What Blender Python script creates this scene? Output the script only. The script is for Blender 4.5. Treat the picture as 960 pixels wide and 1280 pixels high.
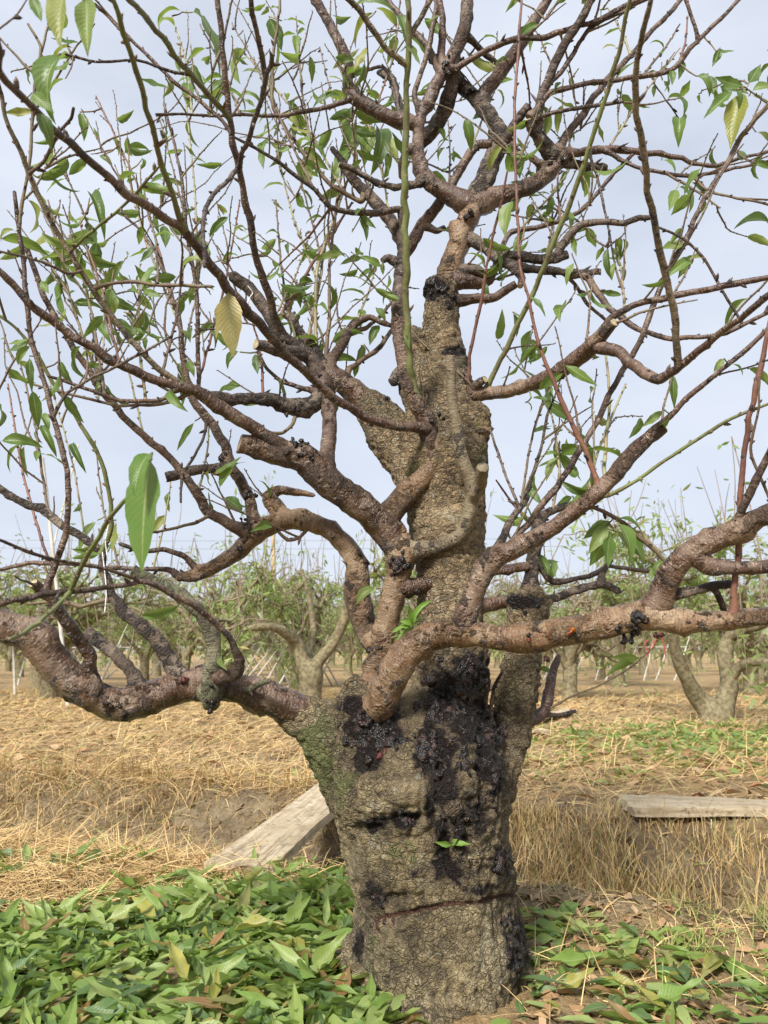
import bpy, bmesh, math, random
import numpy as np
from mathutils import Vector, Matrix, noise as mnoise
from mathutils.bvhtree import BVHTree

for o in list(bpy.data.objects):
    bpy.data.objects.remove(o)
random.seed(11)
rng = np.random.default_rng(11)
R = math.radians
sc = bpy.context.scene
COL = sc.collection

# ------------------------------------------------------------------ camera
H_CAM, PITCH, F = 0.66, R(10.2), 961.0       # F in pixels of the 960x1280 photograph
cam_d = bpy.data.cameras.new('camera')
cam = bpy.data.objects.new('camera', cam_d)
COL.objects.link(cam)
cam.location = (0, 0, H_CAM)
cam.rotation_euler = (R(90) + PITCH, 0, 0)
cam_d.sensor_fit = 'AUTO'
cam_d.sensor_width = 34.6
cam_d.lens = 34.6 * F / 1280.0
cam_d.clip_start = 0.05
cam_d.clip_end = 2000
cam_d.dof.use_dof = True
cam_d.dof.focus_distance = 1.65
cam_d.dof.aperture_fstop = 8.5
sc.camera = cam

# ------------------------------------------------------------------ sky and sun (thin high overcast)
SUN_EL, SUN_AZ = R(40), R(206)               # azimuth measured from +Y clockwise: behind the camera, left
w = bpy.data.worlds.new('World')
sc.world = w
w.use_nodes = True
nt = w.node_tree
nt.nodes.clear()
wo = nt.nodes.new('ShaderNodeOutputWorld')
bg = nt.nodes.new('ShaderNodeBackground')
sky = nt.nodes.new('ShaderNodeTexSky')
sky.sky_type = 'NISHITA'
sky.sun_disc = False
sky.sun_elevation = SUN_EL
sky.sun_rotation = SUN_AZ
sky.air_density = 1.0
sky.dust_density = 2.0
tc = nt.nodes.new('ShaderNodeTexCoord')
mp = nt.nodes.new('ShaderNodeMapping')
mp.inputs['Scale'].default_value = (1.0, 1.0, 2.6)
mp.inputs['Rotation'].default_value = (0.15, 0.25, 0.4)
n1 = nt.nodes.new('ShaderNodeTexNoise')
n1.inputs['Scale'].default_value = 2.3
n1.inputs['Detail'].default_value = 6
n1.inputs['Roughness'].default_value = 0.55
rp = nt.nodes.new('ShaderNodeValToRGB')
rp.color_ramp.elements[0].position = 0.30
rp.color_ramp.elements[0].color = (0.70, 0.70, 0.70, 1)
rp.color_ramp.elements[1].position = 0.68
rp.color_ramp.elements[1].color = (1, 1, 1, 1)
mx = nt.nodes.new('ShaderNodeMix')
mx.data_type = 'RGBA'
mx.inputs[7].default_value = (6.5, 7.0, 8.0, 1)    # veil of thin cloud
nt.links.new(tc.outputs['Generated'], mp.inputs['Vector'])
nt.links.new(mp.outputs[0], n1.inputs['Vector'])
nt.links.new(n1.outputs[0], rp.inputs[0])
nt.links.new(rp.outputs[0], mx.inputs[0])
nt.links.new(sky.outputs[0], mx.inputs[6])
nt.links.new(mx.outputs[2], bg.inputs['Color'])
bg.inputs['Strength'].default_value = 0.080
nt.links.new(bg.outputs[0], wo.inputs['Surface'])

sun_d = bpy.data.lights.new('sun', 'SUN')
sun_d.energy = 4.2
sun_d.angle = R(12)
sun_d.color = (1.0, 0.955, 0.89)
sun = bpy.data.objects.new('sun', sun_d)
COL.objects.link(sun)
sdir = Vector((math.sin(SUN_AZ) * math.cos(SUN_EL), math.cos(SUN_AZ) * math.cos(SUN_EL), math.sin(SUN_EL)))
sun.rotation_euler = sdir.to_track_quat('Z', 'Y').to_euler()
sun.location = sdir * 20

sc.view_settings.view_transform = 'Standard'
sc.view_settings.look = 'None'
sc.view_settings.gamma = 1
sc.view_settings.use_curve_mapping = False
sc.view_settings.exposure = 0.62

# ------------------------------------------------------------------ helpers
FWD = np.array((0, math.cos(PITCH), math.sin(PITCH)))
UP = np.array((0, -math.sin(PITCH), math.cos(PITCH)))
RT = np.array((1.0, 0, 0))
CAM = np.array((0, 0, H_CAM))
Y0 = 1.66                                     # the trunk stands this far from the camera


def ray(px, py):
    return FWD + RT * ((px - 480) / F) - UP * ((py - 640) / F)


def at(px, py, Y):
    d = ray(px, py)
    return CAM + d * (Y / d[1])


def proj(p):
    r = np.asarray(p) - CAM
    d = r @ FWD
    return 480 + F * (r @ RT) / d, 640 - F * (r @ UP) / d, d


def tag(o, label=None, cat=None, group=None, kind=None):
    if label: o['label'] = label
    if cat: o['category'] = cat
    if group: o['group'] = group
    if kind: o['kind'] = kind
    return o


def mesh_from(name, verts, faces, attrs=None, uv=None, smooth=True, mats=(), fmat=None):
    me = bpy.data.meshes.new(name)
    me.from_pydata([tuple(v) for v in verts], [], [tuple(f) for f in faces])
    if attrs:
        for an, (typ, data) in attrs.items():
            a = me.attributes.new(an, typ, 'POINT')
            arr = np.asarray(data, dtype=np.float32).ravel()
            if typ == 'FLOAT_VECTOR': a.data.foreach_set('vector', arr)
            elif typ == 'FLOAT': a.data.foreach_set('value', arr)
            elif typ == 'FLOAT_COLOR': a.data.foreach_set('color', arr)
    if uv is not None:
        ul = me.uv_layers.new(name='UVMap')
        vi = np.empty(len(me.loops), dtype=np.int32)
        me.loops.foreach_get('vertex_index', vi)
        ul.data.foreach_set('uv', np.asarray(uv, dtype=np.float32)[vi].ravel())
    for m in mats:
        me.materials.append(m)
    if fmat is not None:
        me.polygons.foreach_set('material_index', np.asarray(fmat, dtype=np.int32))
    if smooth:
        me.polygons.foreach_set('use_smooth', np.ones(len(me.polygons), dtype=bool))
    me.update()
    return me


def obj(name, me, parent=None, loc=None):
    o = bpy.data.objects.new(name, me)
    COL.objects.link(o)
    if parent is not None: o.parent = parent
    if loc is not None: o.location = loc
    return o


def empty(name, loc):
    o = bpy.data.objects.new(name, None)
    o.empty_display_size = 0.2
    COL.objects.link(o)
    o.location = loc
    return o


# ------------------------------------------------------------------ materials
class NB:
    """tiny node builder"""
    def __init__(self, name):
        self.m = bpy.data.materials.new(name)
        self.m.use_nodes = True
        self.t = self.m.node_tree
        self.t.nodes.clear()
        self.out = self.t.nodes.new('ShaderNodeOutputMaterial')

    def n(self, typ, ins=None, **props):
        nd = self.t.nodes.new(typ)
        for k, v in props.items(): setattr(nd, k, v)
        for k, v in (ins or {}).items(): self.set(nd.inputs[k], v)
        return nd

    def set(self, sock, v):
        if isinstance(v, bpy.types.NodeSocket): self.t.links.new(v, sock)
        else:
            if isinstance(v, (tuple, list)) and len(v) == 3 and sock.type == 'RGBA': v = (*v, 1)
            sock.default_value = v

    def attr(self, name):
        return self.n('ShaderNodeAttribute', attribute_name=name)

    def noise(self, vec, scale, detail=4, rough=0.55, dist=0.0):
        return self.n('ShaderNodeTexNoise', {'Vector': vec, 'Scale': scale, 'Detail': detail, 'Roughness': rough, 'Distortion': dist}).outputs[0]

    def vmul(self, vec, s):
        return self.n('ShaderNodeVectorMath', {0: vec, 1: s}, operation='MULTIPLY').outputs[0]

    def math(self, op, a, b=0.0, clamp=False):
        return self.n('ShaderNodeMath', {0: a, 1: b}, operation=op, use_clamp=clamp).outputs[0]

    def step(self, v, lo, hi, a=0.0, b=1.0):
        return self.n('ShaderNodeMapRange', {'Value': v, 'From Min': lo, 'From Max': hi, 'To Min': a, 'To Max': b}, interpolation_type='SMOOTHSTEP').outputs[0]

    def mix(self, f, a, b):
        nd = self.n('ShaderNodeMix', data_type='RGBA')
        self.set(nd.inputs[0], f); self.set(nd.inputs[6], a); self.set(nd.inputs[7], b)
        return nd.outputs[2]

    def ramp(self, v, stops):
        nd = self.n('ShaderNodeValToRGB', {0: v})
        e = nd.color_ramp.elements
        while len(e) < len(stops): e.new(0.5)
        for q, (p, c) in zip(e, stops):
            q.position = p
            q.color = (*c, 1)
        return nd.outputs[0]

    def bump(self, h, dist, strength=1.0, normal=None):
        ins = {'Height': h, 'Distance': dist, 'Strength': strength}
        if normal is not None: ins['Normal'] = normal
        return self.n('ShaderNodeBump', ins).outputs[0]

    def pbr(self, col, rough=0.7, normal=None, spec=0.5, **kw):
        ins = {'Base Color': col, 'Roughness': rough, 'Specular IOR Level': spec}
        if normal is not None: ins['Normal'] = normal
        ins.update(kw)
        p = self.n('ShaderNodeBsdfPrincipled', ins)
        self.t.links.new(p.outputs[0], self.out.inputs[0])
        return p


def pos(b):
    return b.n('ShaderNodeNewGeometry').outputs['Position']


def b_mix(c):
    return tuple(0.75 * x + 0.25 * y for x, y in zip(c, (0.34, 0.28, 0.20)))


def mat_bark(name, ca, cb, cc, crust, moss, rough, bumpd, lent=(0.50, 0.38, 0.26), lent_amt=0.6):
    """branch bark in cylinder coordinates 'bk' (across, across, along): rings, lenticels, dark crust, moss"""
    b = NB(name)
    bk = b.attr('bk').outputs['Vector']
    P = pos(b)
    big = b.noise(P, 10, 5, 0.62)
    mid = b.noise(P, 42, 6, 0.66)
    pat = b.noise(P, 17, 5, 0.7)
    col = b.ramp(big, [(0.36, ca), (0.50, cb), (0.64, cc)])
    col = b.mix(b.step(pat, 0.52, 0.64, 0.0, 0.40), col, b.mix(0.45, cc, (0.42, 0.345, 0.26)))
    oldm = b.step(b.noise(P, 7.5, 5, 0.68), 0.51, 0.60)
    rings = b.noise(b.vmul(bk, (15, 15, 330)), 1.0, 4, 0.65, 0.5)
    col = b.mix(b.step(rings, 0.46, 0.35, 0.0, 0.42), col, tuple(x * 0.42 for x in ca))
    col = b.mix(b.step(rings, 0.57, 0.68, 0.0, 0.26), col, lent)
    le = b.noise(b.vmul(bk, (95, 95, 430)), 1.0, 2, 0.5)
    lem = b.step(le, 0.60, 0.68, 0.0, lent_amt)
    col = b.mix(lem, col, lent)
    fleck = b.noise(b.vmul(bk, (150, 150, 240)), 1.0, 3, 0.6)
    plate = b.noise(b.vmul(bk, (70, 70, 120)), 1.0, 5, 0.7, 1.2)
    col = b.mix(b.math('MULTIPLY', oldm, 0.8), col, b.ramp(plate, [(0.38, (0.035, 0.024, 0.018)), (0.50, tuple(x * 0.75 for x in cb)), (0.64, b_mix(cc))]))
    col = b.mix(b.step(fleck, 0.57, 0.68, 0, 0.7), col, tuple(x * 0.28 for x in ca))
    cr = b.step(b.math('ADD', b.math('MULTIPLY', mid, 0.55), b.math('MULTIPLY', pat, 0.45)), 0.575 - crust, 0.625 - crust)
    col = b.mix(b.math('MULTIPLY', cr, 0.85), col, b.mix(fleck, (0.018, 0.013, 0.011), (0.075, 0.055, 0.042)))
    ms = b.step(b.noise(P, 14, 6, 0.72), 0.66 - moss, 0.76 - moss, 0, 0.75)
    col = b.mix(ms, col, b.mix(fleck, (0.10, 0.115, 0.045), (0.22, 0.22, 0.14)))
    h = b.math('ADD', b.math('MULTIPLY', rings, 0.35), b.math('MULTIPLY', lem, 0.2))
    h = b.math('ADD', h, b.math('MULTIPLY', mid, 1.2))
    h = b.math('ADD', h, b.math('MULTIPLY', b.math('MULTIPLY', cr, fleck), 2.2))
    h = b.math('ADD', h, b.math('MULTIPLY', fleck, 0.3))
    h = b.math('ADD', h, b.math('MULTIPLY', b.math('MULTIPLY', oldm, plate), 2.6))
    b.pbr(col, b.math('ADD', b.step(big, 0.3, 0.7, rough - 0.06, rough + 0.16), b.math('MULTIPLY', oldm, 0.25)), b.bump(h, bumpd * 1.6, 1.0), 0.6)
    return b.m


def mat_shoot(name, ca, cb, node_col, rough=0.5):
    b = NB(name)
    bk = b.attr('bk').outputs['Vector']
    P = pos(b)
    f = b.noise(P, 11, 3, 0.6)
    col = b.mix(b.step(f, 0.38, 0.62), ca, cb)
    bl = b.noise(b.vmul(bk, (60, 60, 40)), 1.0, 3, 0.6)
    col = b.mix(b.step(bl, 0.58, 0.68, 0, 0.8), col, node_col)
    sp = b.noise(b.vmul(bk, (500, 500, 300)), 1.0, 1, 0.5)
    col = b.mix(b.step(sp, 0.66, 0.74, 0, 0.5), col, (0.36, 0.30, 0.20))
    b.pbr(col, rough, b.bump(b.math('ADD', bl, b.math('MULTIPLY', sp, 0.5)), 0.0012, 0.8), 0.4)
    return b.m


M = {}
M['limb'] = mat_bark('limb_bark', (0.052, 0.025, 0.014), (0.103, 0.054, 0.031), (0.22, 0.150, 0.100), 0.02, 0.01, 0.24, 0.0035)
M['tan'] = mat_bark('tan_bark', (0.100, 0.055, 0.026), (0.200, 0.116, 0.058), (0.36, 0.255, 0.155), 0.02, 0.02, 0.26, 0.004)
M['old'] = mat_bark('old_bark', (0.065, 0.046, 0.034), (0.140, 0.102, 0.074), (0.26, 0.21, 0.16), 0.08, 0.06, 0.7, 0.008)
M['brown'] = mat_bark('brown_bark', (0.048, 0.023, 0.015), (0.085, 0.044, 0.028), (0.155, 0.098, 0.066), 0.02, 0.0, 0.45, 0.0022)
M['dark'] = mat_bark('dark_bark', (0.035, 0.023, 0.019), (0.066, 0.043, 0.033), (0.13, 0.092, 0.070), 0.04, 0.0, 0.58, 0.0022)
M['olive'] = mat_bark('olive_bark', (0.115, 0.090, 0.050), (0.185, 0.145, 0.085), (0.24, 0.195, 0.12), 0.02, 0.10, 0.6, 0.003)
M['moss'] = mat_bark('mossy_bark', (0.10, 0.09, 0.055), (0.17, 0.15, 0.09), (0.21, 0.20, 0.13), 0.03, 0.22, 0.8, 0.006)
M['green'] = mat_shoot('green_shoot', (0.155, 0.185, 0.060), (0.125, 0.120, 0.052), (0.085, 0.048, 0.036))
M['twig'] = mat_shoot('twig_bark', (0.165, 0.130, 0.070), (0.125, 0.078, 0.052), (0.055, 0.034, 0.028), 0.6)
M['red'] = mat_shoot('red_shoot', (0.20, 0.092, 0.060), (0.145, 0.066, 0.048), (0.075, 0.035, 0.028))
M['pale'] = mat_shoot('pale_shoot', (0.30, 0.30, 0.15), (0.26, 0.20, 0.12), (0.13, 0.085, 0.055))


def mat_cut():
    b = NB('cut_wood')
    P = pos(b)
    n = b.noise(P, 160, 4, 0.6)
    col = b.ramp(n, [(0.3, (0.20, 0.15, 0.08)), (0.5, (0.40, 0.33, 0.19)), (0.7, (0.5, 0.44, 0.26))])
    b.pbr(col, 0.85, b.bump(n, 0.002))
    return b.m


M['cut'] = mat_cut()


def mat_trunk():
    """old peach trunk: vertex attributes say where gum, moss, smooth tan bark and the raw saw ring are"""
    b = NB('trunk_bark')
    P = pos(b)
    gum = b.attr('gum').outputs['Fac']
    moss = b.attr('moss').outputs['Fac']
    tan = b.attr('tan').outputs['Fac']
    ring = b.attr('ring').outputs['Fac']
    cav = b.attr('cav').outputs['Fac']
    Q = b.n('ShaderNodeVectorMath', {0: P, 1: b.n('ShaderNodeCombineXYZ', {2: b.math('MULTIPLY', b.noise(P, 5, 3), 0.06)}).outputs[0]}, operation='ADD').outputs[0]
    big = b.noise(P, 7, 5, 0.62)
    mid = b.noise(P, 30, 6, 0.65)
    fine = b.noise(P, 120, 5, 0.65)
    hor = b.noise(b.vmul(Q, (44, 44, 105)), 1.0, 6, 0.72, 1.4)
    low = b.ramp(b.math('ADD', b.math('MULTIPLY', big, 0.55), b.math('MULTIPLY', mid, 0.45)),
                 [(0.37, (0.14, 0.105, 0.055)), (0.46, (0.33, 0.255, 0.135)), (0.54, (0.47, 0.375, 0.205)), (0.64, (0.62, 0.53, 0.34))])
    up = b.ramp(b.math('ADD', b.math('MULTIPLY', hor, 0.6), b.math('MULTIPLY', big, 0.4)),
                [(0.38, (0.09, 0.063, 0.040)), (0.45, (0.28, 0.20, 0.11)), (0.52, (0.46, 0.335, 0.185)), (0.62, (0.62, 0.51, 0.34))])
    up = b.mix(b.step(b.noise(P, 10, 5, 0.65), 0.50, 0.62, 0, 0.7), up, b.mix(fine, (0.10, 0.09, 0.060), (0.33, 0.31, 0.21)))
    col = b.mix(tan, low, up)
    col = b.mix(b.step(hor, 0.45, 0.37, 0, 0.65), col, (0.055, 0.042, 0.028))
    fis = b.noise(b.vmul(Q, (70, 70, 32)), 1.0, 5, 0.7, 1.0)
    col = b.mix(b.step(fis, 0.44, 0.35, 0, 0.6), col, (0.05, 0.037, 0.025))
    damp = b.step(b.noise(b.vmul(P, (1, 1, 0.55)), 6.5, 5, 0.65), 0.52, 0.64, 0, 0.45)
    col = b.mix(damp, col, b.mix(fine, (0.065, 0.050, 0.032), (0.20, 0.165, 0.105)))
    vc = b.n('ShaderNodeVectorMath', {0: b.vmul(P, (1, 1, 1.5)), 1: b.n('ShaderNodeVectorMath', {0: b.n('ShaderNodeTexNoise', {'Vector': P, 'Scale': 22.0, 'Detail': 4.0}).outputs[1], 1: (0.05, 0.05, 0.05)}, operation='MULTIPLY').outputs[0]}, operation='ADD').outputs[0]
    v1 = b.n('ShaderNodeTexVoronoi', {'Vector': vc, 'Scale': 46.0}, feature='DISTANCE_TO_EDGE').outputs[0]
    v2 = b.n('ShaderNodeTexVoronoi', {'Vector': vc, 'Scale': 115.0}, feature='DISTANCE_TO_EDGE').outputs[0]
    ck = b.math('MAXIMUM', b.step(v1, 0.10, 0.0, 0, 1), b.step(v2, 0.10, 0.0, 0, 0.7))
    ck = b.math('MULTIPLY', ck, b.step(b.noise(P, 8, 4, 0.6), 0.36, 0.56, 0.15, 1.0))
    col = b.mix(b.math('MULTIPLY', ck, 0.52), col, (0.060, 0.043, 0.027))
    plc = b.n('ShaderNodeTexVoronoi', {'Vector': vc, 'Scale': 46.0}).outputs[1]
    col = b.mix(b.step(b.n('ShaderNodeSeparateXYZ', {0: plc}).outputs[0], 0.55, 0.95, 0, 0.5), col, (0.17, 0.135, 0.085))
    lich = b.step(b.math('ADD', b.math('MULTIPLY', b.noise(P, 70, 4, 0.7), 0.6), b.math('MULTIPLY', b.noise(P, 12, 4, 0.6), 0.4)), 0.56, 0.62, 0, 0.7)
    col = b.mix(lich, col, (0.52, 0.50, 0.38))
    mm = b.step(b.math('ADD', moss, b.math('MULTIPLY', b.math('SUBTRACT', mid, 0.5), 2.2)), 0.42, 0.75, 0, 0.85)
    col = b.mix(mm, col, b.mix(fine, (0.085, 0.115, 0.030), (0.20, 0.215, 0.075)))
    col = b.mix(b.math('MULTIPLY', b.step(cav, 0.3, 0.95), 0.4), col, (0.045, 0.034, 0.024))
    stain = b.step(b.math('ADD', gum, b.math('MULTIPLY', b.math('SUBTRACT', big, 0.5), 1.4)), 0.10, 0.6, 0, 0.6)
    col = b.mix(stain, col, (0.085, 0.058, 0.036))
    gg = b.step(b.math('ADD', gum, b.math('MULTIPLY', b.math('SUBTRACT', mid, 0.5), 1.6)), 0.40, 0.62)
    col = b.mix(gg, col, b.mix(fine, (0.008, 0.007, 0.007), (0.040, 0.028, 0.023)))
    rr = b.step(b.math('ADD', ring, b.math('MULTIPLY', b.math('SUBTRACT', fine, 0.5), 0.9)), 0.45, 0.7, 0, 0.9)
    col = b.mix(rr, col, (0.105, 0.040, 0.024))
    h = b.math('ADD', b.math('MULTIPLY', hor, 0.55), b.math('MULTIPLY', mid, 1.1))
    h = b.math('ADD', h, b.math('MULTIPLY', fine, 0.8))
    h = b.math('ADD', h, b.math('MULTIPLY', fis, 0.6))
    h = b.math('SUBTRACT', h, b.math('MULTIPLY', ck, 0.8))
    b.pbr(col, b.math('SUBTRACT', 0.85, b.math('MULTIPLY', gg, 0.42)), b.bump(h, 0.014, 1.0), 0.4)
    return b.m


M['trunk'] = mat_trunk()


def mat_gum(name, dark, light, rough):
    b = NB(name)
    P = pos(b)
    n = b.noise(P, 60, 4, 0.6)
    f = b.noise(P, 260, 4, 0.6)
    col = b.mix(b.step(n, 0.45, 0.65), dark, light)
    b.pbr(col, b.step(f, 0.3, 0.7, rough - 0.15, rough + 0.25), b.bump(b.math('ADD', n, f), 0.004, 0.8), 0.5)
    return b.m


M['gum'] = mat_gum('black_gum', (0.006, 0.005, 0.005), (0.040, 0.019, 0.012), 0.26)
M['amber'] = mat_gum('amber_gum', (0.16, 0.030, 0.010), (0.42, 0.13, 0.020), 0.25)
M['redgum'] = mat_gum('red_gum', (0.035, 0.010, 0.008), (0.11, 0.030, 0.020), 0.22)


def mat_leaf(name, use_attr, stops, dry=0.0):
    b = NB(name)
    if use_attr: r = b.attr('tint').outputs['Fac']
    else: r = b.n('ShaderNodeObjectInfo').outputs['Random']
    base = b.ramp(r, stops)
    P = pos(b)
    u = b.n('ShaderNodeUVMap').outputs[0]
    s = b.n('ShaderNodeSeparateXYZ', {0: u})
    a = b.math('ABSOLUTE', b.math('SUBTRACT', s.outputs[0], 0.5))
    n = b.noise(P, 45, 4, 0.6)
    col = b.mix(b.step(n, 0.35, 0.65, 0, 0.45), base, b.mix(0.5, base, (0.20, 0.24, 0.07)))
    side = b.math('SINE', b.math('MULTIPLY', b.math('SUBTRACT', s.outputs[1], b.math('MULTIPLY', a, 0.35)), 95.0))
    col = b.mix(b.step(side, 0.80, 1.0, 0, 0.06), col, (0.28, 0.33, 0.14))
    col = b.mix(b.step(a, 0.045, 0.018, 0, 0.75), col, (0.33, 0.38, 0.17))
    spot = b.step(b.noise(P, 120, 3, 0.6), 0.68, 0.74, 0, 0.8)
    col = b.mix(spot, col, (0.11, 0.055, 0.025))
    edge = b.step(b.math('ADD', s.outputs[1], b.math('MULTIPLY', n, 0.35)), 1.12, 1.22, 0, 0.8)
    col = b.mix(edge, col, (0.24, 0.13, 0.045))
    nb = b.bump(b.math('ADD', b.math('MULTIPLY', side, 0.10), b.math('MULTIPLY', n, 1.0)), 0.002, 0.5)
    p = b.n('ShaderNodeBsdfPrincipled', {'Base Color': col, 'Roughness': 0.42, 'Specular IOR Level': 0.45, 'Normal': nb})
    t = b.n('ShaderNodeBsdfTranslucent', {'Color': b.mix(0.5, col, (0.38, 0.50, 0.07)), 'Normal': nb})
    m = b.n('ShaderNodeMixShader', {0: 0.40, 1: p.outputs[0], 2: t.outputs[0]})
    b.t.links.new(m.outputs[0], b.out.inputs[0])
    return b.m


GREEN = [(0.0, (0.050, 0.110, 0.030)), (0.35, (0.080, 0.160, 0.034)), (0.7, (0.130, 0.225, 0.045)), (0.9, (0.20, 0.27, 0.075)), (1.0, (0.33, 0.30, 0.07))]
FALL = [(0.0, (0.10, 0.18, 0.07)), (0.3, (0.185, 0.295, 0.062)), (0.6, (0.27, 0.36, 0.09)), (0.84, (0.34, 0.43, 0.145)), (0.93, (0.38, 0.33, 0.12)), (0.98, (0.34, 0.17, 0.075))]
M['leaf'] = mat_leaf('peach_leaf', False, GREEN)
M['leaf_attr'] = mat_leaf('small_peach_leaf', True, GREEN)
M['leaf_far'] = mat_leaf('far_peach_leaf', True, [(0.0, (0.17, 0.255, 0.09)), (0.5, (0.27, 0.36, 0.12)), (0.85, (0.36, 0.42, 0.14)), (1.0, (0.46, 0.42, 0.14))])  # pale greens: distance haze put into the leaf colour
M['leaf_fall_stuff'] = mat_leaf('fallen_leaf_drift', True, FALL)
for k_, c_ in enumerate(((0.105, 0.185, 0.070), (0.190, 0.300, 0.062), (0.34, 0.43, 0.145), (0.36, 0.33, 0.08), (0.28, 0.145, 0.065))):
    M['fall%d' % k_] = mat_leaf('fallen_leaf_%d' % k_, False, [(0.0, tuple(x * 0.85 for x in c_)), (1.0, tuple(min(1, x * 1.18) for x in c_))])
M['leaf_yellow'] = mat_leaf('yellow_leaf', False, [(0.0, (0.42, 0.34, 0.12)), (1.0, (0.46, 0.37, 0.14))])
M['leaf_near'] = mat_leaf('near_leaf', False, [(0.0, (0.10, 0.20, 0.038)), (1.0, (0.12, 0.23, 0.045))])
M['leaf_bright'] = mat_leaf('bright_leaf', False, [(0.0, (0.17, 0.33, 0.045)), (1.0, (0.20, 0.36, 0.06))])


def mat_straw():
    b = NB('dry_straw')
    t = b.attr('tint').outputs['Fac']
    col = b.ramp(t, [(0.0, (0.27, 0.16, 0.068)), (0.35, (0.49, 0.325, 0.14)), (0.7, (0.66, 0.475, 0.215)), (0.88, (0.72, 0.56, 0.29)), (0.94, (0.31, 0.33, 0.10)), (1.0, (0.17, 0.25, 0.055))])
    b.pbr(col, 0.6, None, 0.3)
    return b.m


M['straw'] = mat_straw()


def mat_dry_leaf():
    b = NB('dry_leaf')
    t = b.attr('tint').outputs['Fac']
    col = b.ramp(t, [(0.0, (0.24, 0.135, 0.065)), (0.5, (0.33, 0.21, 0.105)), (0.8, (0.44, 0.32, 0.18)), (1.0, (0.30, 0.145, 0.07))])
    b.pbr(col, 0.75, None, 0.3)
    return b.m


M['dry_leaf'] = mat_dry_leaf()


def mat_ground():
    b = NB('orchard_soil')
    P = pos(b)
    big = b.noise(P, 0.9, 5, 0.6)
    mid = b.noise(P, 5.5, 6, 0.65)
    fine = b.noise(P, 45, 6, 0.7)
    grit = b.noise(P, 190, 3, 0.7)
    soil = b.ramp(b.math('ADD', b.math('MULTIPLY', mid, 0.6), b.math('MULTIPLY', fine, 0.4)),
                  [(0.34, (0.19, 0.13, 0.072)), (0.48, (0.38, 0.285, 0.17)), (0.62, (0.53, 0.42, 0.27))])
    straw = b.ramp(b.noise(b.vmul(P, (60, 14, 30)), 1.0, 5, 0.7), [(0.3, (0.30, 0.18, 0.080)), (0.5, (0.50, 0.335, 0.155)), (0.7, (0.64, 0.47, 0.24))])
    col = b.mix(b.step(b.math('ADD', b.math('MULTIPLY', big, 0.5), b.math('MULTIPLY', mid, 0.5)), 0.42, 0.56, 0.1, 0.9), soil, straw)
    gr = b.step(b.noise(P, 2.3, 6, 0.7), 0.60, 0.72, 0, 0.55)
    col = b.mix(gr, col, (0.20, 0.20, 0.075))
    bank = b.attr('bank').outputs['Fac']
    bc = b.ramp(b.math('ADD', b.math('MULTIPLY', mid, 0.55), b.math('MULTIPLY', fine, 0.45)), [(0.36, (0.14, 0.10, 0.055)), (0.5, (0.32, 0.24, 0.145)), (0.62, (0.46, 0.37, 0.235))])
    bc = b.mix(b.step(b.noise(P, 9, 5, 0.7), 0.54, 0.66, 0, 0.5), bc, (0.20, 0.19, 0.070))
    col = b.mix(bank, col, bc)
    h = b.math('ADD', b.math('MULTIPLY', fine, 1.0), b.math('MULTIPLY', grit, 0.5))
    b.pbr(col, 0.92, b.bump(h, 0.035, 1.0), 0.2)
    return b.m


M['ground'] = mat_ground()


def mat_plank():
    b = NB('weathered_plank')
    tcn = b.n('ShaderNodeTexCoord').outputs['Object']
    g = b.noise(b.vmul(tcn, (3, 70, 70)), 1.0, 5, 0.6, 0.3)
    d = b.noise(tcn, 6, 4, 0.6)
    s = b.noise(tcn, 34, 5, 0.65)
    col = b.ramp(g, [(0.3, (0.24, 0.18, 0.11)), (0.5, (0.46, 0.375, 0.25)), (0.7, (0.58, 0.49, 0.35))])
    col = b.mix(b.step(d, 0.48, 0.66, 0, 0.5), col, (0.40, 0.30, 0.17))
    col = b.mix(b.step(s, 0.54, 0.66, 0, 0.7), col, (0.17, 0.125, 0.075))
    col = b.mix(b.step(b.noise(tcn, 11, 5, 0.7), 0.52, 0.62, 0, 0.6), col, (0.30, 0.23, 0.14))
    b.pbr(col, 0.85, b.bump(b.math('ADD', g, s), 0.004, 0.9), 0.3)
    return b.m


M['plank'] = mat_plank()


def mat_plain(name, ca, cb, rough=0.8, scale=20):
    b = NB(name)
    P = pos(b)
    n = b.noise(P, scale, 4, 0.6)
    b.pbr(b.mix(b.step(n, 0.35, 0.65), ca, cb), rough, b.bump(n, 0.012 if scale > 10 else 0.003, 0.9), 0.3)
    return b.m


M['pole'] = mat_plain('bleached_bamboo', (0.40, 0.37, 0.31), (0.58, 0.55, 0.48), 0.6, 6)
M['pole_tan'] = mat_plain('tan_bamboo', (0.40, 0.29, 0.16), (0.52, 0.40, 0.24), 0.6, 6)
M['bgbark'] = mat_plain('orchard_bark', (0.13, 0.11, 0.06), (0.28, 0.235, 0.145), 0.85, 30)
M['bgtrunk'] = mat_plain('orchard_trunk', (0.12, 0.10, 0.055), (0.26, 0.22, 0.13), 0.85, 26)
M['bgtwig'] = mat_plain('orchard_twig', (0.20, 0.145, 0.10), (0.27, 0.21, 0.15), 0.8, 8)
M['ribbon'] = mat_plain('red_ribbon', (0.33, 0.05, 0.04), (0.40, 0.08, 0.05), 0.5, 30)
M['string'] = mat_plain('white_string', (0.72, 0.72, 0.70), (0.78, 0.78, 0.76), 0.5, 60)
M['wire'] = mat_plain('dull_wire', (0.22, 0.22, 0.24), (0.26, 0.26, 0.28), 0.6, 3)


# ------------------------------------------------------------------ the ground: mound, ditch, field
def sstep(a, b_, x):
    t = np.clip((x - a) / (b_ - a), 0, 1)
    return t * t * (3 - 2 * t)


_g = np.random.default_rng(5)
_W = [(_g.uniform(-1, 1, 2), _g.uniform(0, 6.28)) for _ in range(26)]


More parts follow.
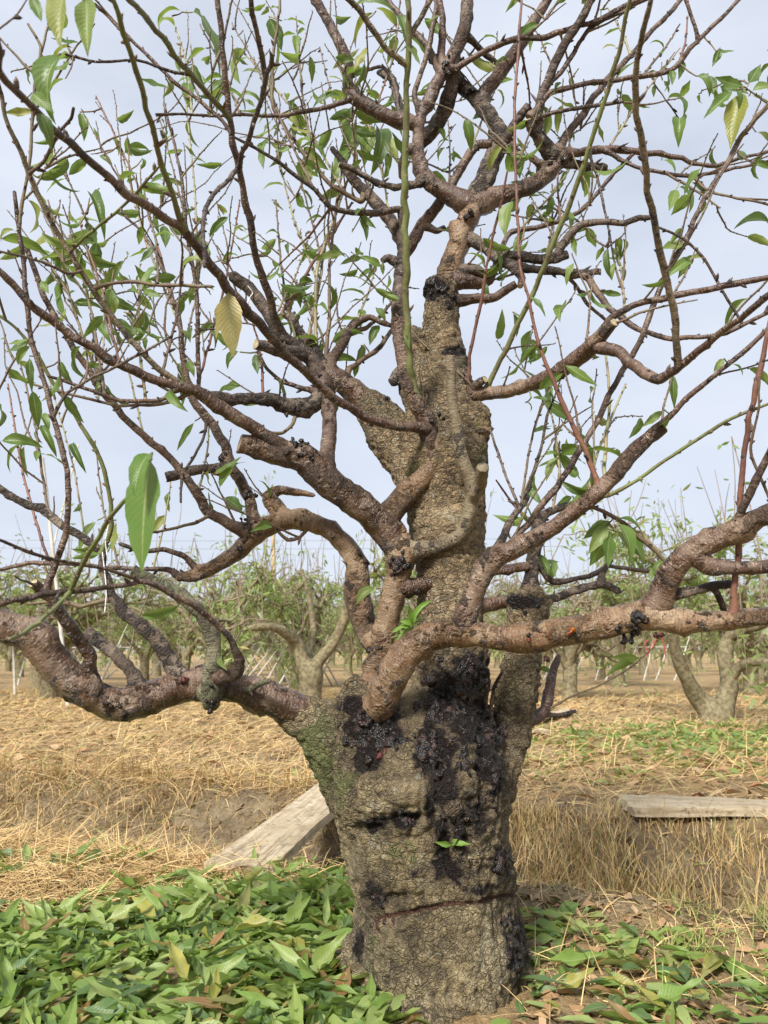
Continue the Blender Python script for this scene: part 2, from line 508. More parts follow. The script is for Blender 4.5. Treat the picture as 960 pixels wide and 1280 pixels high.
def wob(x, y, f):
    v = 0
    for k, (d, p) in enumerate(_W):
        q = f * (0.6 + 0.12 * k)
        v = v + np.sin(x * d[0] * q * 2 + y * d[1] * q * 2 + p) / (1 + 0.12 * k)
    return v / 9.0


def ditch_s(x, y):
    return y + 0.36 * x + 0.10 * wob(x, y, 1.4)


CLODS = [(0.62, 2.02, 0.15, 0.050), (0.80, 1.80, 0.12, 0.045), (0.45, 2.22, 0.14, 0.03), (-0.95, 2.35, 0.2, 0.02)]


def ground_z(x, y):
    x = np.asarray(x, float); y = np.asarray(y, float)
    s = ditch_s(x, y)
    near = -0.36 * sstep(2.38, 2.82, s)
    far = 0.36 * sstep(2.98, 3.72, s)
    on = 1 - sstep(7, 10, np.abs(x))
    z = (near + far) * on
    rough = 0.010 + 0.055 * sstep(2.5, 3.0, s) * (1 - sstep(3.7, 4.4, s)) + 0.012 * sstep(3.8, 5, s)
    z = z + rough * wob(x, y, 5.0) + 0.45 * rough * wob(x + 7.1, y, 15) + 0.25 * rough * wob(x, y + 3, 40)
    z = z + 0.05 * sstep(5, 9, y) * wob(x, y, 0.8)
    for cx, cy, r, h in CLODS:
        z = z + h * np.exp(-((x - cx) ** 2 + (y - cy) ** 2) / (r * r) * 1.6) * (1 + 0.5 * wob(x, y, 22))
    # hollow washed out of the far bank
    z = z - 0.10 * np.exp(-(((x + 0.80) / 0.09) ** 2 + ((y - 3.18) / 0.10) ** 2))
    fall = np.hypot(x - 0.12, y - Y0)
    z = z + 0.03 * np.exp(-(fall / 0.35) ** 2)
    return z


def graded(a, b_, step, far, n):
    core = np.arange(a, b_, step)
    g = np.geomspace(step, far, n)
    hi = b_ + np.cumsum(g) * (far / np.sum(g))
    lo = a - np.cumsum(g) * (far / np.sum(g))
    return lo[::-1], core, hi


lo, core, hi = graded(-2.6, 2.6, 0.022, 500, 46)
xs = np.concatenate([lo, core, hi])
lo2, core2, hi2 = graded(1.2, 5.2, 0.020, 900, 70)
ys = np.concatenate([[-60, -20, -8, -3, -1, 0, 0.5, 0.8, 1.0, 1.1], core2, hi2])
gx, gy = np.meshgrid(xs, ys)
gz = ground_z(gx, gy)
gs = ditch_s(gx, gy)
gv = np.stack([gx, gy, gz], -1).reshape(-1, 3)
nx, ny = len(xs), len(ys)
ii = np.arange(nx * ny).reshape(ny, nx)
gf = np.stack([ii[:-1, :-1], ii[:-1, 1:], ii[1:, 1:], ii[1:, :-1]], -1).reshape(-1, 4)
bankm = sstep(2.35, 2.6, gs) * (1 - sstep(3.45, 3.85, gs)) * (1 - sstep(7, 10, np.abs(gx)))
me = mesh_from('ground', gv, gf.tolist(), {'bank': ('FLOAT', bankm)}, mats=(M['ground'],))
ground = tag(obj('ground', me), kind='structure')


def ground_hit(px, py):
    d = ray(px, py)
    t = 0.3
    for _ in range(900):
        p = CAM + d * t
        if p[2] <= float(ground_z(p[0], p[1])): break
        t += 0.012 if t < 6 else 0.06
    return p


# ------------------------------------------------------------------ tubes
def catmull(P, n_per):
    P = np.asarray(P, float)
    Q = np.vstack([2 * P[0] - P[1], P, 2 * P[-1] - P[-2]])
    out = []
    for i in range(1, len(Q) - 2):
        t = np.linspace(0, 1, n_per, endpoint=False)[:, None]
        a, b_, c, d = Q[i - 1], Q[i], Q[i + 1], Q[i + 2]
        out.append(0.5 * ((2 * b_) + (-a + c) * t + (2 * a - 5 * b_ + 4 * c - d) * t ** 2 + (-a + 3 * b_ - 3 * c + d) * t ** 3))
    out.append(P[-1:])
    return np.vstack(out)


def resample(A, step):
    d = np.linalg.norm(np.diff(A[:, :3], axis=0), axis=1)
    s = np.concatenate([[0], np.cumsum(d)])
    n = max(3, int(s[-1] / step) + 1)
    t = np.linspace(0, s[-1], n)
    return np.stack([np.interp(t, s, A[:, k]) for k in range(A.shape[1])], 1), t


def frames(P):
    T = np.gradient(P, axis=0)
    T /= np.linalg.norm(T, axis=1)[:, None] + 1e-12
    a = np.array((0, 0, 1.0)) if abs(T[0][2]) < 0.9 else np.array((1.0, 0, 0))
    n = np.cross(T[0], a); n /= np.linalg.norm(n)
    Ns = [n]
    for k in range(1, len(P)):
        n = Ns[-1] - T[k] * (Ns[-1] @ T[k])
        n /= np.linalg.norm(n) + 1e-12
        Ns.append(n)
    Ns = np.array(Ns)
    return T, Ns, np.cross(T, Ns)


class Geo:
    def __init__(self):
        self.v, self.f, self.a, self.m, self.n = [], [], [], [], 0

    def add(self, v, f, a, m=0):
        self.v.append(np.asarray(v, float)); self.a.append(np.asarray(a, float))
        self.f += [tuple(int(i) + self.n for i in q) for q in f]
        self.m += [m] * len(f)
        self.n += len(v)

    def mesh(self, name, mats, smooth=True):
        return mesh_from(name, np.vstack(self.v), self.f, {'bk': ('FLOAT_VECTOR', np.vstack(self.a))}, smooth=smooth, mats=mats, fmat=self.m)


def add_tube(g, P, rad, sides, s, rough=0.0, knots=(), cut=False, seed=0, ridge=0.0):
    T, N, B = frames(P)
    th = np.linspace(0, 2 * math.pi, sides, endpoint=False)
    rr = np.repeat(rad[:, None], sides, 1)
    rs = np.random.default_rng(seed + 1)
    if rough > 0:
        ph = rs.uniform(0, 6.28, 10)
        for k in range(5):
            fs = (0.35 + 0.5 * k) / (rad.mean() + 1e-6)
            rr = rr * (1 + rough * np.sin(s[:, None] * fs + ph[k] + (k % 3) * th[None] + ph[k + 5]) / (1 + 0.5 * k))
    for (ks, kt, kw, kh) in knots:
        dth = np.angle(np.exp(1j * (th[None] - kt)))
        d2 = ((s[:, None] - ks) / kw) ** 2 + (dth * rad[:, None] / kw) ** 2
        rr = rr + kh * np.exp(-d2) - 0.55 * kh * np.exp(-d2 * 7)
    V = P[:, None, :] + rr[..., None] * (N[:, None, :] * np.cos(th)[None, :, None] + B[:, None, :] * np.sin(th)[None, :, None])
    if ridge > 0:
        flat = V.reshape(-1, 3)
        nrm = (V - P[:, None, :]).reshape(-1, 3)
        nrm /= np.linalg.norm(nrm, axis=1)[:, None] + 1e-9
        dd = np.array([mnoise.noise(Vector(p * 55)) * 0.55 + mnoise.noise(Vector(p * 130)) * 0.45 for p in flat])
        V = (flat + nrm * (dd * ridge)[:, None]).reshape(V.shape)
    n = len(P)
    A = np.stack([np.cos(th)[None] * rad[:, None], np.sin(th)[None] * rad[:, None], np.repeat(s[:, None], sides, 1)], -1)
    idx = np.arange(n * sides).reshape(n, sides)
    f = np.stack([idx[:-1], np.roll(idx, -1, 1)[:-1], np.roll(idx, -1, 1)[1:], idx[1:]], -1).reshape(-1, 4).tolist()
    g.add(V.reshape(-1, 3), f, A.reshape(-1, 3), 0)
    # end cap
    e = V[-1]
    c = e.mean(0)
    if cut:
        inner = c + (e - c) * 0.86 + T[-1] * rad[-1] * 0.10
        cap = np.vstack([e, inner, (c + T[-1] * rad[-1] * 0.14)[None]])
        f2 = [(k, (k + 1) % sides, sides + (k + 1) % sides, sides + k) for k in range(sides)]
        f3 = [(sides + k, sides + (k + 1) % sides, 2 * sides) for k in range(sides)]
        a2 = np.repeat(A[-1].mean(0)[None], len(cap), 0)
        g.add(cap, f2, a2, 0)
        g.add(cap, f3, a2, 1)
    else:
        cap = np.vstack([e, (c + T[-1] * rad[-1] * 1.0)[None]])
        g.add(cap, [(k, (k + 1) % sides, sides) for k in range(sides)], np.repeat(A[-1][:1], sides + 1, 0), 0)
    # start cap
    e = V[0]
    cap = np.vstack([e, e.mean(0)[None]])
    g.add(cap, [((k + 1) % sides, k, sides) for k in range(sides)], np.repeat(A[0][:1], sides + 1, 0), 0)
    return T, N, B


def add_bud(g, p, d, side, L, r, s):
    d = d / np.linalg.norm(d)
    a = np.cross(d, side); a /= np.linalg.norm(a) + 1e-9
    b_ = np.cross(d, a)
    ring0 = [p + r * (a * math.cos(t) + b_ * math.sin(t)) for t in (0, 1.257, 2.513, 3.770, 5.027)]
    ring1 = [p + d * L * 0.55 + 0.85 * r * (a * math.cos(t) + b_ * math.sin(t)) for t in (0, 1.257, 2.513, 3.770, 5.027)]
    v = ring0 + ring1 + [p + d * L]
    f = [(k, (k + 1) % 5, 5 + (k + 1) % 5, 5 + k) for k in range(5)] + [(5 + k, 5 + (k + 1) % 5, 10) for k in range(5)]
    g.add(v, f, [(0, 0, s)] * 11, 2)


# ------------------------------------------------------------------ the peach tree
tree = tag(empty('peach_tree', (0.12, Y0, 0.0)),
           'old pruned peach tree with gum-blackened trunk and many crooked bare branches', 'tree')
BASE = np.array((0.12, Y0, 0.0))
TR = []          # traced centre lines: dict(id, px (n,2), Y (n), P3 (n,3), w)
BYID = {}


def parse(s):
    P = [[float(q) for q in t.split(',')] for t in s.split()]
    known = [(i, p[2]) for i, p in enumerate(P) if len(p) > 2]
    xi = [k[0] for k in known]; wi = [k[1] for k in known]
    return np.array([[p[0], p[1], np.interp(i, xi, wi)] for i, p in enumerate(P)])


def near_Y(x, y, ids):
    best = (1e9, None, None, None)
    for t in ids:
        t = BYID[t]
        d = np.hypot(t['px'][:, 0] - x, t['px'][:, 1] - y)
        k = int(d.argmin())
        if d[k] < best[0]: best = (d[k], t['Y'][k], t['P3'][k], t['id'])
    return best


def trace3d(P, dy0, dy1, n_per=8, bow=0.0, dyp=None):
    """P (n,3) pixels+width -> (m,4) metres + radius, at depths running from dy0 to dy1"""
    C = catmull(P, n_per)
    lin = np.vstack([P[i] + (P[i + 1] - P[i]) * np.linspace(0, 1, n_per, endpoint=False)[:, None] for i in range(len(P) - 1)] + [P[-1:]])
    C = 0.55 * C + 0.45 * lin
    d = np.concatenate([[0], np.cumsum(np.hypot(*np.diff(C[:, :2], axis=0).T))])
    t = d / d[-1]
    Y = Y0 + dy0 + (dy1 - dy0) * t + bow * np.sin(math.pi * t)
    if dyp is not None:
        Y = Y0 + np.interp(t, [q[0] for q in dyp], [q[1] for q in dyp])
    out = []
    for (x, y, w_), yy in zip(C, Y):
        p = at(x, y, yy)
        dep = (p - CAM) @ FWD
        out.append((*p, max(w_, 1.2) * 0.5 * dep / F))
    return np.array(out), C, Y


def branch(bid, parent, kind, mat, dy1, s, cut=False, bow=0.0, dy0=None, knots=0, buds=None, flare=True, dyp=None):
    P = parse(s)
    if parent is not None and dy0 is None:
        dy0 = near_Y(P[0, 0], P[0, 1], [parent])[1] - Y0
    A, C, Y = trace3d(P, dy0, dy1, 8, bow, dyp)
    if parent is not None and dyp is None:      # start on the parent's centre line
        pt = near_Y(P[0, 0], P[0, 1], [parent])[2]
        k = min(6, len(A))
        for i in range(k): A[i, :3] += (pt - A[0, :3]) * (1 - i / k) if i else 0
        A[0, :3] = pt
    BYID[bid] = dict(id=bid, px=C[:, :2], Y=Y, P3=A[:, :3], w=C[:, 2], kind=kind, mat=mat)
    TR.append(BYID[bid])
    rmean = A[:, 3].mean()
    step = max(0.0035, min(0.012, rmean * 0.55))
    A, sl = resample(A, step)
    seed = sum(ord(c) * (i + 3) for i, c in enumerate(bid)) % 9973
    rs = np.random.default_rng(seed)
    rad = A[:, 3] * (0.90 if kind == 'limb' else 0.92) * (0.88 if P[:, 1].mean() < 330 else 1.0)
    if parent is not None:       # the first bit lies inside the parent, so it must be thinner than it
        pt_ = BYID[parent]
        j = int(np.hypot(pt_['px'][:, 0] - P[0, 0], pt_['px'][:, 1] - P[0, 1]).argmin())
        pr = pt_['w'][j] * 0.5 * ((pt_['P3'][j] - CAM) @ FWD) / F
        r0_ = rad[0]
        if flare and r0_ < 0.75 * pr: rad *= 1 + 0.55 * np.exp(-np.maximum(0, sl - 0.75 * pr) / (1.1 * r0_))
        lim = min(1.0, 0.82 * pr / rad[0])
        rad *= 1 - (1 - lim) * (1 - sstep(0.1 * pr, 1.5 * pr, sl))
    Pt = A[:, :3].copy()
    if rmean < 0.012:            # twigs kink a little at every node
        k = max(2, int(sl[-1] / 0.028))
        kn = rs.normal(0, 1, (k + 2, 3)) * min(0.0022, rmean * 0.20)
        kn[0] = kn[-1] = 0
        tt = np.linspace(0, sl[-1], k + 2)
        for a in range(3): Pt[:, a] += np.interp(sl, tt, kn[:, a])
    sides = 6 if rmean < 0.004 else 8 if rmean < 0.007 else 12 if rmean < 0.014 else 22
    big = rmean > 0.0095
    kl = []
    for _ in range(knots):
        kl.append((rs.uniform(0.1, 0.95) * sl[-1], rs.uniform(0, 6.28), rmean * rs.uniform(0.3, 0.65), rmean * rs.uniform(0.3, 0.62)))
    g = Geo()
    rough = 0.035 if big else 0.05
    T, N, B = add_tube(g, Pt - BASE, rad, sides, sl, rough, kl, cut, seed, 0.0 if not big else min(0.0075, rmean * 0.24) * (1.7 if mat in ('old', 'moss') else 1.0))
    nb = buds if buds is not None else (0.024 if not big else 0.075)
    if nb:
        s_ = rs.uniform(0.3, 1.0) * nb
        ang = rs.uniform(0, 6.28)
        while s_ < sl[-1] * 0.995:
            i = int(np.searchsorted(sl, s_)); i = min(i, len(sl) - 1)
            out = N[i] * math.cos(ang) + B[i] * math.sin(ang)
            L = rs.uniform(0.0035, 0.0075) if not big else rs.uniform(0.005, 0.012)
            if rs.random() < 0.16: L *= rs.uniform(1.8, 3.4)
            add_bud(g, Pt[i] - BASE + out * rad[i] * 0.75, out * 0.8 + T[i] * 0.75, T[i], L, min(L * 0.34, 0.0035), sl[i])
            if not big:          # swollen node
                add_bud(g, Pt[i] - BASE + out * rad[i] * 0.2 - T[i] * 0.003, T[i] + out * 0.5, out, 0.008, rad[i] * 0.85, sl[i])
            s_ += nb * rs.uniform(0.6, 1.5)
            ang += 2.4 + rs.normal(0, 0.5)
    me = g.mesh(kind, (M[mat], M['cut'], M['dark'] if mat not in ('green', 'pale') else M['twig']))
    o = obj(kind, me, tree)
    BYID[bid]['obj'] = o
    return o


# --- the trunk: overlapping tapered stems fused into one skin
STEMS = [
    ('556,1345,262 552,1300,232 549,1250,216 547,1200,208 543,1130,200 537,1070,204 528,1010,216 520,965,228 512,930,205', 0.0, 0.0),
    ('562,1030,130 564,960,106 566,900,90 565,840,82 564,790,80 563,740,78 561,690,82 558,650,88 556,612,98 556,580,104 560,545,92 564,510,78 562,480,56 557,440,45 551,400,42 551,358,42', 0.03, 0.04),
    ('545,545,66 529,490,52 522,445,42 519,424,38', 0.06, 0.10),
    ('548,625,76 515,572,72 484,535,58 462,507,38 445,492,24', 0.03, 0.06),
    ('580,570,56 594,535,36 598,512,26', 0.0, -0.02),
    ('575,1060,110 598,1010,84 618,965,62 634,925,52 643,890,46 649,850,43 655,805,45 660,765,54 661,750,52', 0.01, 0.05),
    ('490,1000,130 452,960,108 420,925,76 394,904,60 370,890,52 350,878,36', -0.03, -0.05),
    ('478,970,130 462,915,92 452,884,70 449,872,60', -0.05, -0.03),
    ('460,1180,60 448,1250,60 436,1310,70', -0.02, -0.06),
    ('625,1190,60 640,1260,70 655,1320,90', 0.0, -0.03),
    ('545,1200,70 530,1290,110', -0.10, -0.14),
]
g = Geo()
for k, (s, a, b_) in enumerate(STEMS):
    A, C, Y = trace3d(parse(s), a, b_)
    A, sl = resample(A, 0.012)
    add_tube(g, A[:, :3], A[:, 3], 26, sl, 0.03, (), False, 40 + k)
    BYID['T%d' % k] = dict(id='T%d' % k, px=C[:, :2], Y=Y, P3=trace3d(parse(s), a, b_)[0][:, :3], w=C[:, 2], kind='trunk', mat='old')
tmp = bpy.data.objects.new('tmp', g.mesh('tmp', ()))
COL.objects.link(tmp)
md = tmp.modifiers.new('r', 'REMESH'); md.mode = 'VOXEL'; md.voxel_size = 0.0042
md = tmp.modifiers.new('s', 'SMOOTH'); md.factor = 0.5; md.iterations = 9
dg = bpy.context.evaluated_depsgraph_get()
tme = bpy.data.meshes.new_from_object(tmp.evaluated_get(dg))
bpy.data.objects.remove(tmp)
nv = len(tme.vertices)
tv = np.empty(nv * 3); tme.vertices.foreach_get('co', tv); tv = tv.reshape(-1, 3)
tn = np.empty(nv * 3); tme.vertices.foreach_get('normal', tn); tn = tn.reshape(-1, 3)
r_ = tv - CAM
dp = r_ @ FWD
tpx = np.stack([480 + F * (r_ @ RT) / dp, 640 - F * (r_ @ UP) / dp], 1)


def blob(spots):
    v = np.zeros(nv)
    for x, y, rx, ry, a in spots:
        v = np.maximum(v, a * np.exp(-((tpx[:, 0] - x) / rx) ** 2 - ((tpx[:, 1] - y) / ry) ** 2))
    return v


front = (tn @ -FWD) > -0.5
gum = blob([(470, 912, 46, 34, 1), (455, 948, 28, 22, .9), (560, 868, 38, 44, 1), (592, 905, 36, 42, .95), (545, 935, 30, 48, .95), (612, 955, 26, 60, .8), (556, 985, 24, 44, .85), (590, 1010, 26, 50, .7),
            (505, 1028, 28, 13, .9), (466, 1032, 26, 11, .9), (612, 915, 22, 28, 1), (455, 885, 45, 18, .9), (540, 362, 24, 16, .9), (562, 378, 16, 12, .7), (565, 1090, 40, 24, .7), (556, 1050, 16, 40, .85), (575, 1030, 22, 50, .75), (540, 1010, 14, 40, .8), (625, 1080, 18, 30, .8), (645, 1190, 16, 60, .8),
            (490, 470, 22, 40, .8), (655, 752, 34, 10, .9), (470, 1120, 20, 30, .7), (450, 1180, 14, 40, .6), (600, 1110, 40, 12, .6), (520, 1090, 14, 10, .5), (566, 440, 18, 8, .9), (590, 840, 40, 30, .9)]) * front
moss = blob([(395, 950, 34, 70, 1), (430, 985, 40, 40, .7), (500, 1060, 60, 40, .55), (415, 905, 20, 30, .7), (600, 560, 18, 60, .6), (520, 600, 20, 60, .5), (470, 1190, 30, 60, .55), (645, 850, 18, 60, .35), (610, 1040, 30, 40, .3)])
tan = np.clip((905 - tpx[:, 1]) / 120, 0, 1)
tan = np.maximum(tan, blob([(628, 990, 24, 50, .9), (640, 930, 30, 60, .8), (500, 965, 50, 30, .5), (520, 820, 40, 40, .9)]))
ringy = 1146 - (tpx[:, 0] - 480) * 0.165
ring = np.exp(-((tpx[:, 1] - ringy) / 3.6) ** 2) * np.clip((tpx[:, 0] - 440) / 40, 0, 1)
disp = np.zeros(nv)
cav = np.zeros(nv)
for i, p in enumerate(tv):
    px, py = tpx[i]
    lowp = min(1.0, max(0.0, (py - 780) / 160))
    a = mnoise.noise(Vector((p[0] * 9, p[1] * 9, p[2] * 9)))
    wv = mnoise.noise(Vector((p[0] * 6 + 4, p[1] * 6, p[2] * 6)))
    h = mnoise.noise(Vector((p[0] * 15, p[1] * 15, p[2] * 62 + 5 * wv)))
    h2 = mnoise.noise(Vector((p[0] * 40, p[1] * 40, p[2] * 120 + 3 * wv)))
    f = mnoise.noise(Vector((p[0] * 85, p[1] * 85, p[2] * 85)))
    vv = mnoise.noise(Vector((p[0] * 30, p[1] * 30, p[2] * 7 + 3 * wv)))
    f2 = mnoise.noise(Vector((p[0] * 34 + 9, p[1] * 34, p[2] * 30 + 4 * wv)))
    d = 0.011 * a * (0.35 + lowp) + (0.0012 + 0.0026 * lowp) * h + 0.0016 * h2 + 0.0030 * f + 0.0042 * f2 - 0.005 * lowp * max(0, 1 - abs(vv) * 5)
    vd = mnoise.voronoi(Vector((p[0] * 36 + 1.2 * wv, p[1] * 36 + 0.8 * f2, p[2] * 50 + 1.5 * wv)))[0]
    pl = min(1.0, (vd[1] - vd[0]) / 0.28)
    msk = 0.35 + 0.65 * min(1.0, max(0.0, 0.5 + 2.2 * a))
    d += 0.0042 * msk * pl
    disp[i] = d
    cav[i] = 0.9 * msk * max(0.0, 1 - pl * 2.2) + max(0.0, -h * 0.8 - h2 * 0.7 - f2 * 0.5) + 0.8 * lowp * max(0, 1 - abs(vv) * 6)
disp += 0.010 * gum * np.abs(np.sin(tv[:, 0] * 90 + 2 * np.sin(tv[:, 2] * 70)) * np.sin(tv[:, 2] * 95 + tv[:, 1] * 60))
disp -= 0.010 * ring
# folds: swollen lips and hollows the photograph shows
disp += 0.012 * blob([(515, 996, 40, 12, 1), (455, 1012, 36, 12, .8), (520, 1095, 45, 22, .7), (460, 1075, 30, 30, .6), (530, 1215, 50, 22, .8), (585, 1190, 40, 30, .5), (490, 1180, 30, 20, .6)]) * front
disp -= 0.026 * blob([(552, 985, 13, 60, 1), (508, 1026, 26, 6, .6), (462, 1036, 22, 5, .5), (560, 1060, 11, 45, 1), (585, 1040, 8, 60, .5), (490, 1122, 40, 5, .4), (600, 960, 8, 60, .6), (520, 1245, 40, 7, .7)]) * front
tv2 = tv + tn * disp[:, None]
tme.vertices.foreach_set('co', (tv2 - BASE).ravel())
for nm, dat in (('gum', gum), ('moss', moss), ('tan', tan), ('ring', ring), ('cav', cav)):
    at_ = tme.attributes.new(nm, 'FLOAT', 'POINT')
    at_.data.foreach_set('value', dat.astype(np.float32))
tme.materials.clear()
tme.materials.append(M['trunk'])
tme.polygons.foreach_set('use_smooth', np.ones(len(tme.polygons), dtype=bool))
tme.polygons.foreach_set('material_index', np.zeros(len(tme.polygons), dtype=np.int32))
tme.name = 'trunk'
tme.update()
trunk = obj('trunk', tme, tree)
tpoly = [tuple(p.vertices) for p in tme.polygons]
BVH = BVHTree.FromPolygons([Vector(v) for v in tv2], tpoly)

# --- traced limbs, branches and shoots: (id, parent, name, bark, depth offset at the tip, 'x,y,width ...', options)
BR = []
exec_rows = BR.append
r = exec_rows
# low limb to the left with its stubs
r(('A', 'T6', 'limb', 'limb', -0.30, '380,896,50 366,887,48 340,873,45 310,862,40 270,857,40 230,859,41 190,870,45 150,882,46 115,870,44 86,848,46 62,820,47 40,796,45 15,784,38 -12,776,36 -80,765,34', dict(knots=16)))
r(('A1', 'A', 'branch', 'moss', -0.22, '261,893,20 264,870,29 266,845,30 268,820,24 264,792,18 250,766,17 222,742,16 195,727,15 166,714,16', dict(cut=True, dy0=-0.17, knots=3)))
r(('A1b', 'A1', 'branch', 'brown', -0.62, '272,850,16 295,842,17 299,825,15 292,803,9 270,780,8 240,755,8 205,738,8 175,728,7 150,733,7 88,739,8 50,743,9 25,752,9 0,756,8 -50,766,8', {}))
r(('A2', 'A', 'branch', 'limb', -0.34, '121,856,20 107,810,17 88,780,17 65,752,16 50,737,15 42,729,14', dict(cut=True, knots=2)))
r(('A2t', 'A2', 'twig', 'brown', -0.45, '60,738,10 70,705,9 80,674,9 87,627,8 83,587,8 70,534,8 55,477,7 40,425,7 33,370,7 26,300,6 21,267,6 18,240,5', {}))
r(('A3', 'A', 'branch', 'old', -0.14, '176,858,20 160,834,17 135,811,17 109,790,18', dict(cut=True, knots=1)))
r(('A4', 'A', 'branch', 'old', -0.10, '228,850,22 205,812,20 178,782,18 152,763,17 139,746,13 132,716,11 125,690,11 112,678,11 85,660,11 45,636,11 0,612,10 -50,590,10', dict(knots=2)))
r(('A4b', 'A4', 'twig', 'green', -0.30, '127,694,7 139,660,6 138,634,6 130,587,6 113,550,6 90,513,6 67,480,5 45,440,5 20,410,4 0,395,4', {}))
r(('A4c', 'A4', 'twig', 'twig', -0.02, '126,756,6 100,757,6 70,752,5 35,755,4', {}))
r(('A5', 'A1b', 'twig', 'brown', -0.70, '176,729,6 165,722,5 130,711,5 70,700,5 30,688,5 0,675,4 -30,664,4', {}))
r(('A6', 'A1b', 'twig', 'green', -0.80, '88,739,7 112,690,7 137,647,7 155,627,6 171,613,6 184,588,5 190,566,4', dict(buds=0.06)))
r(('A7', 'A1b', 'twig', 'green', -0.72, '90,745,6 60,768,6 35,788,6 12,799,5', {}))
r(('A8', 'A', 'twig', 'moss', -0.16, '292,868,10 312,862,8 338,850,7', dict(cut=True)))
# the middle stem and its crown of limbs
r(('S', 'T7', 'limb', 'tan', -0.02, '466,878,36 470,845,33 477,805,31 487,765,33 496,725,36 500,695,42 494,672,42', dict(dy0=-0.01, knots=4)))
r(('C', 'S', 'limb', 'limb', -0.16, '498,690,44 480,660,41 450,632,40 420,610,40 396,588,42 378,572,40 345,567,32 318,560,29 300,555,27', dict(cut=True, knots=4)))
r(('C1', 'C', 'branch', 'brown', -0.52, '384,578,26 365,567,20 346,553,19 325,540,19 300,526,19 273,507,19 245,491,17 200,477,13 150,457,12 117,437,12 90,420,11 70,405,11 35,380,10 15,357,10 0,340,9 -40,310,9', dict(knots=3)))
r(('C2', 'C1', 'branch', 'olive', -0.62, '262,500,12 233,484,10 200,462,10 160,422,9 132,385,9 107,347,9 87,315,8 57,265,8 42,230,8 27,195,8 12,160,7 0,113,7 -10,70,6', {}))
r(('C2a', 'C2', 'twig', 'green', -0.66, '90,311,5 115,290,5 140,270,5 165,247,5 185,225,5 200,207,4', {}))
r(('C2b', 'C2', 'twig', 'twig', -0.40, '117,360,5 155,352,5 212,357,5 265,358,4', {}))
r(('C2c', 'C2', 'twig', 'twig', -0.70, '100,340,5 87,342,5 50,327,4 0,314,4 -20,310,3', {}))
r(('D', 'S', 'limb', 'tan', 0.02, '470,815,32 454,775,34 446,742,37 447,708,33 432,681,28 408,661,26 380,650,26 350,652,27 325,662,28 305,682,25 285,698,21 262,712,20 240,720,18 222,721,13', dict(dy0=0.03, knots=7)))
r(('D1', 'D', 'branch', 'brown', -0.28, '318,668,18 290,656,16 268,646,15 254,634,14 247,618,13 237,601,12 223,584,11 200,560,10 167,534,10 140,504,10 117,474,9 87,427,9 67,395,8 50,360,8 37,322,7 30,300,6', dict(knots=2)))
r(('D2', 'D', 'branch', 'limb', 0.04, '318,664,18 312,628,16 304,607,15 287,580,15 281,556,14 269,536,13 252,515,12 240,500,11 233,474,9 228,440,8 225,405,7 212,360,6 197,320,5 175,290,4 152,265,4', dict(knots=3)))
r(('D2s', 'D2', 'branch', 'dark', 0.0, '284,586,18 262,586,14 240,588,14 208,597,14', dict(cut=True, knots=2)))
r(('D2t', 'D2', 'twig', 'brown', -0.02, '241,503,8 248,484,7 247,413,7 245,360,6 233,287,5 228,230,5 215,170,4 205,130,4', {}))
r(('D3', 'D', 'branch', 'tan', 0.06, '362,655,26 346,636,24 336,622,22 348,613,14 375,616,10 392,619,6', dict(knots=1)))
r(('D4', 'D', 'twig', 'brown', 0.02, '225,722,10 212,712,7 170,711,6 142,710,6 100,705,6 37,704,6 0,712,5 -20,715,5', {}))
r(('D5', 'D', 'twig', 'brown', -0.05, '248,712,9 230,695,8 205,687,7 180,689,6 150,680,6', {}))
r(('D6', 'D', 'twig', 'twig', -0.02, '390,652,6 375,672,5 360,675,5 345,662,4', {}))
r(('D7', 'D1', 'twig', 'twig', -0.2, '262,646,5 240,655,5 200,664,4 160,668,3', {}))
r(('D8', 'D2', 'twig', 'dark', -0.10, '262,520,5 255,545,4 243,570,4 228,592,4 226,628,3', {}))
r(('M', 'C', 'branch', 'brown', 0.05, '406,588,22 410,560,20 412,535,19 411,510,19 406,485,24 398,464,22', dict(knots=3)))
r(('Fl', 'M', 'branch', 'old', -0.12, '405,492,26 390,506,25 372,510,25 355,507,23 340,500,19 318,498,15 290,499,15 262,496,15', dict(knots=5)))
r(('F2', 'Fl', 'twig', 'brown', -0.02, '398,485,12 380,486,7 355,478,6 335,462,5 322,440,5', {}))
r(('F3', 'Fl', 'twig', 'twig', -0.14, '372,512,6 366,530,5 352,542,5 335,540,4 318,528,4', {}))
r(('M1', 'M', 'branch', 'dark', -0.02, '404,470,22 386,445,20 369,432,19 352,422,18 336,394,16 312,360,16 290,345,15', dict(knots=3)))
r(('M1b', 'M1', 'branch', 'dark', -0.06, '385,444,20 350,438,18 320,430,15', dict(cut=True, knots=2)))
r(('M1a', 'M1', 'branch', 'brown', -0.45, '352,424,15 342,392,13 332,355,12 320,320,11 310,267,11 300,217,10 290,167,10 283,117,9 277,45,9 270,0,8 266,-30,8', dict(bow=-0.05)))
r(('M1c', 'M1a', 'branch', 'dark', -0.62, '287,215,8 307,183,8 322,140,8 332,100,8 340,70,7', {}))
r(('M1d', 'M1c', 'twig', 'dark', -0.70, '331,98,9 326,65,8 320,40,8 313,0,8 308,-25,7', {}))
r(('M1e', 'M1a', 'branch', 'green', -0.75, '286,148,10 270,128,9 233,87,9 197,40,9 163,0,9 145,-20,8', {}))
r(('M1f', 'M1c', 'twig', 'dark', -0.60, '289,218,8 270,240,7 258,258,7 254,283,7 256,333,6', {}))
r(('M2', 'T3', 'limb', 'limb', 0.05, '468,512,36 440,487,32 418,472,28 402,462,24', dict(knots=2)))
r(('M3', 'M2', 'branch', 'old', 0.08, '410,466,16 388,432,15 373,413,14 362,394,13', dict(cut=True)))
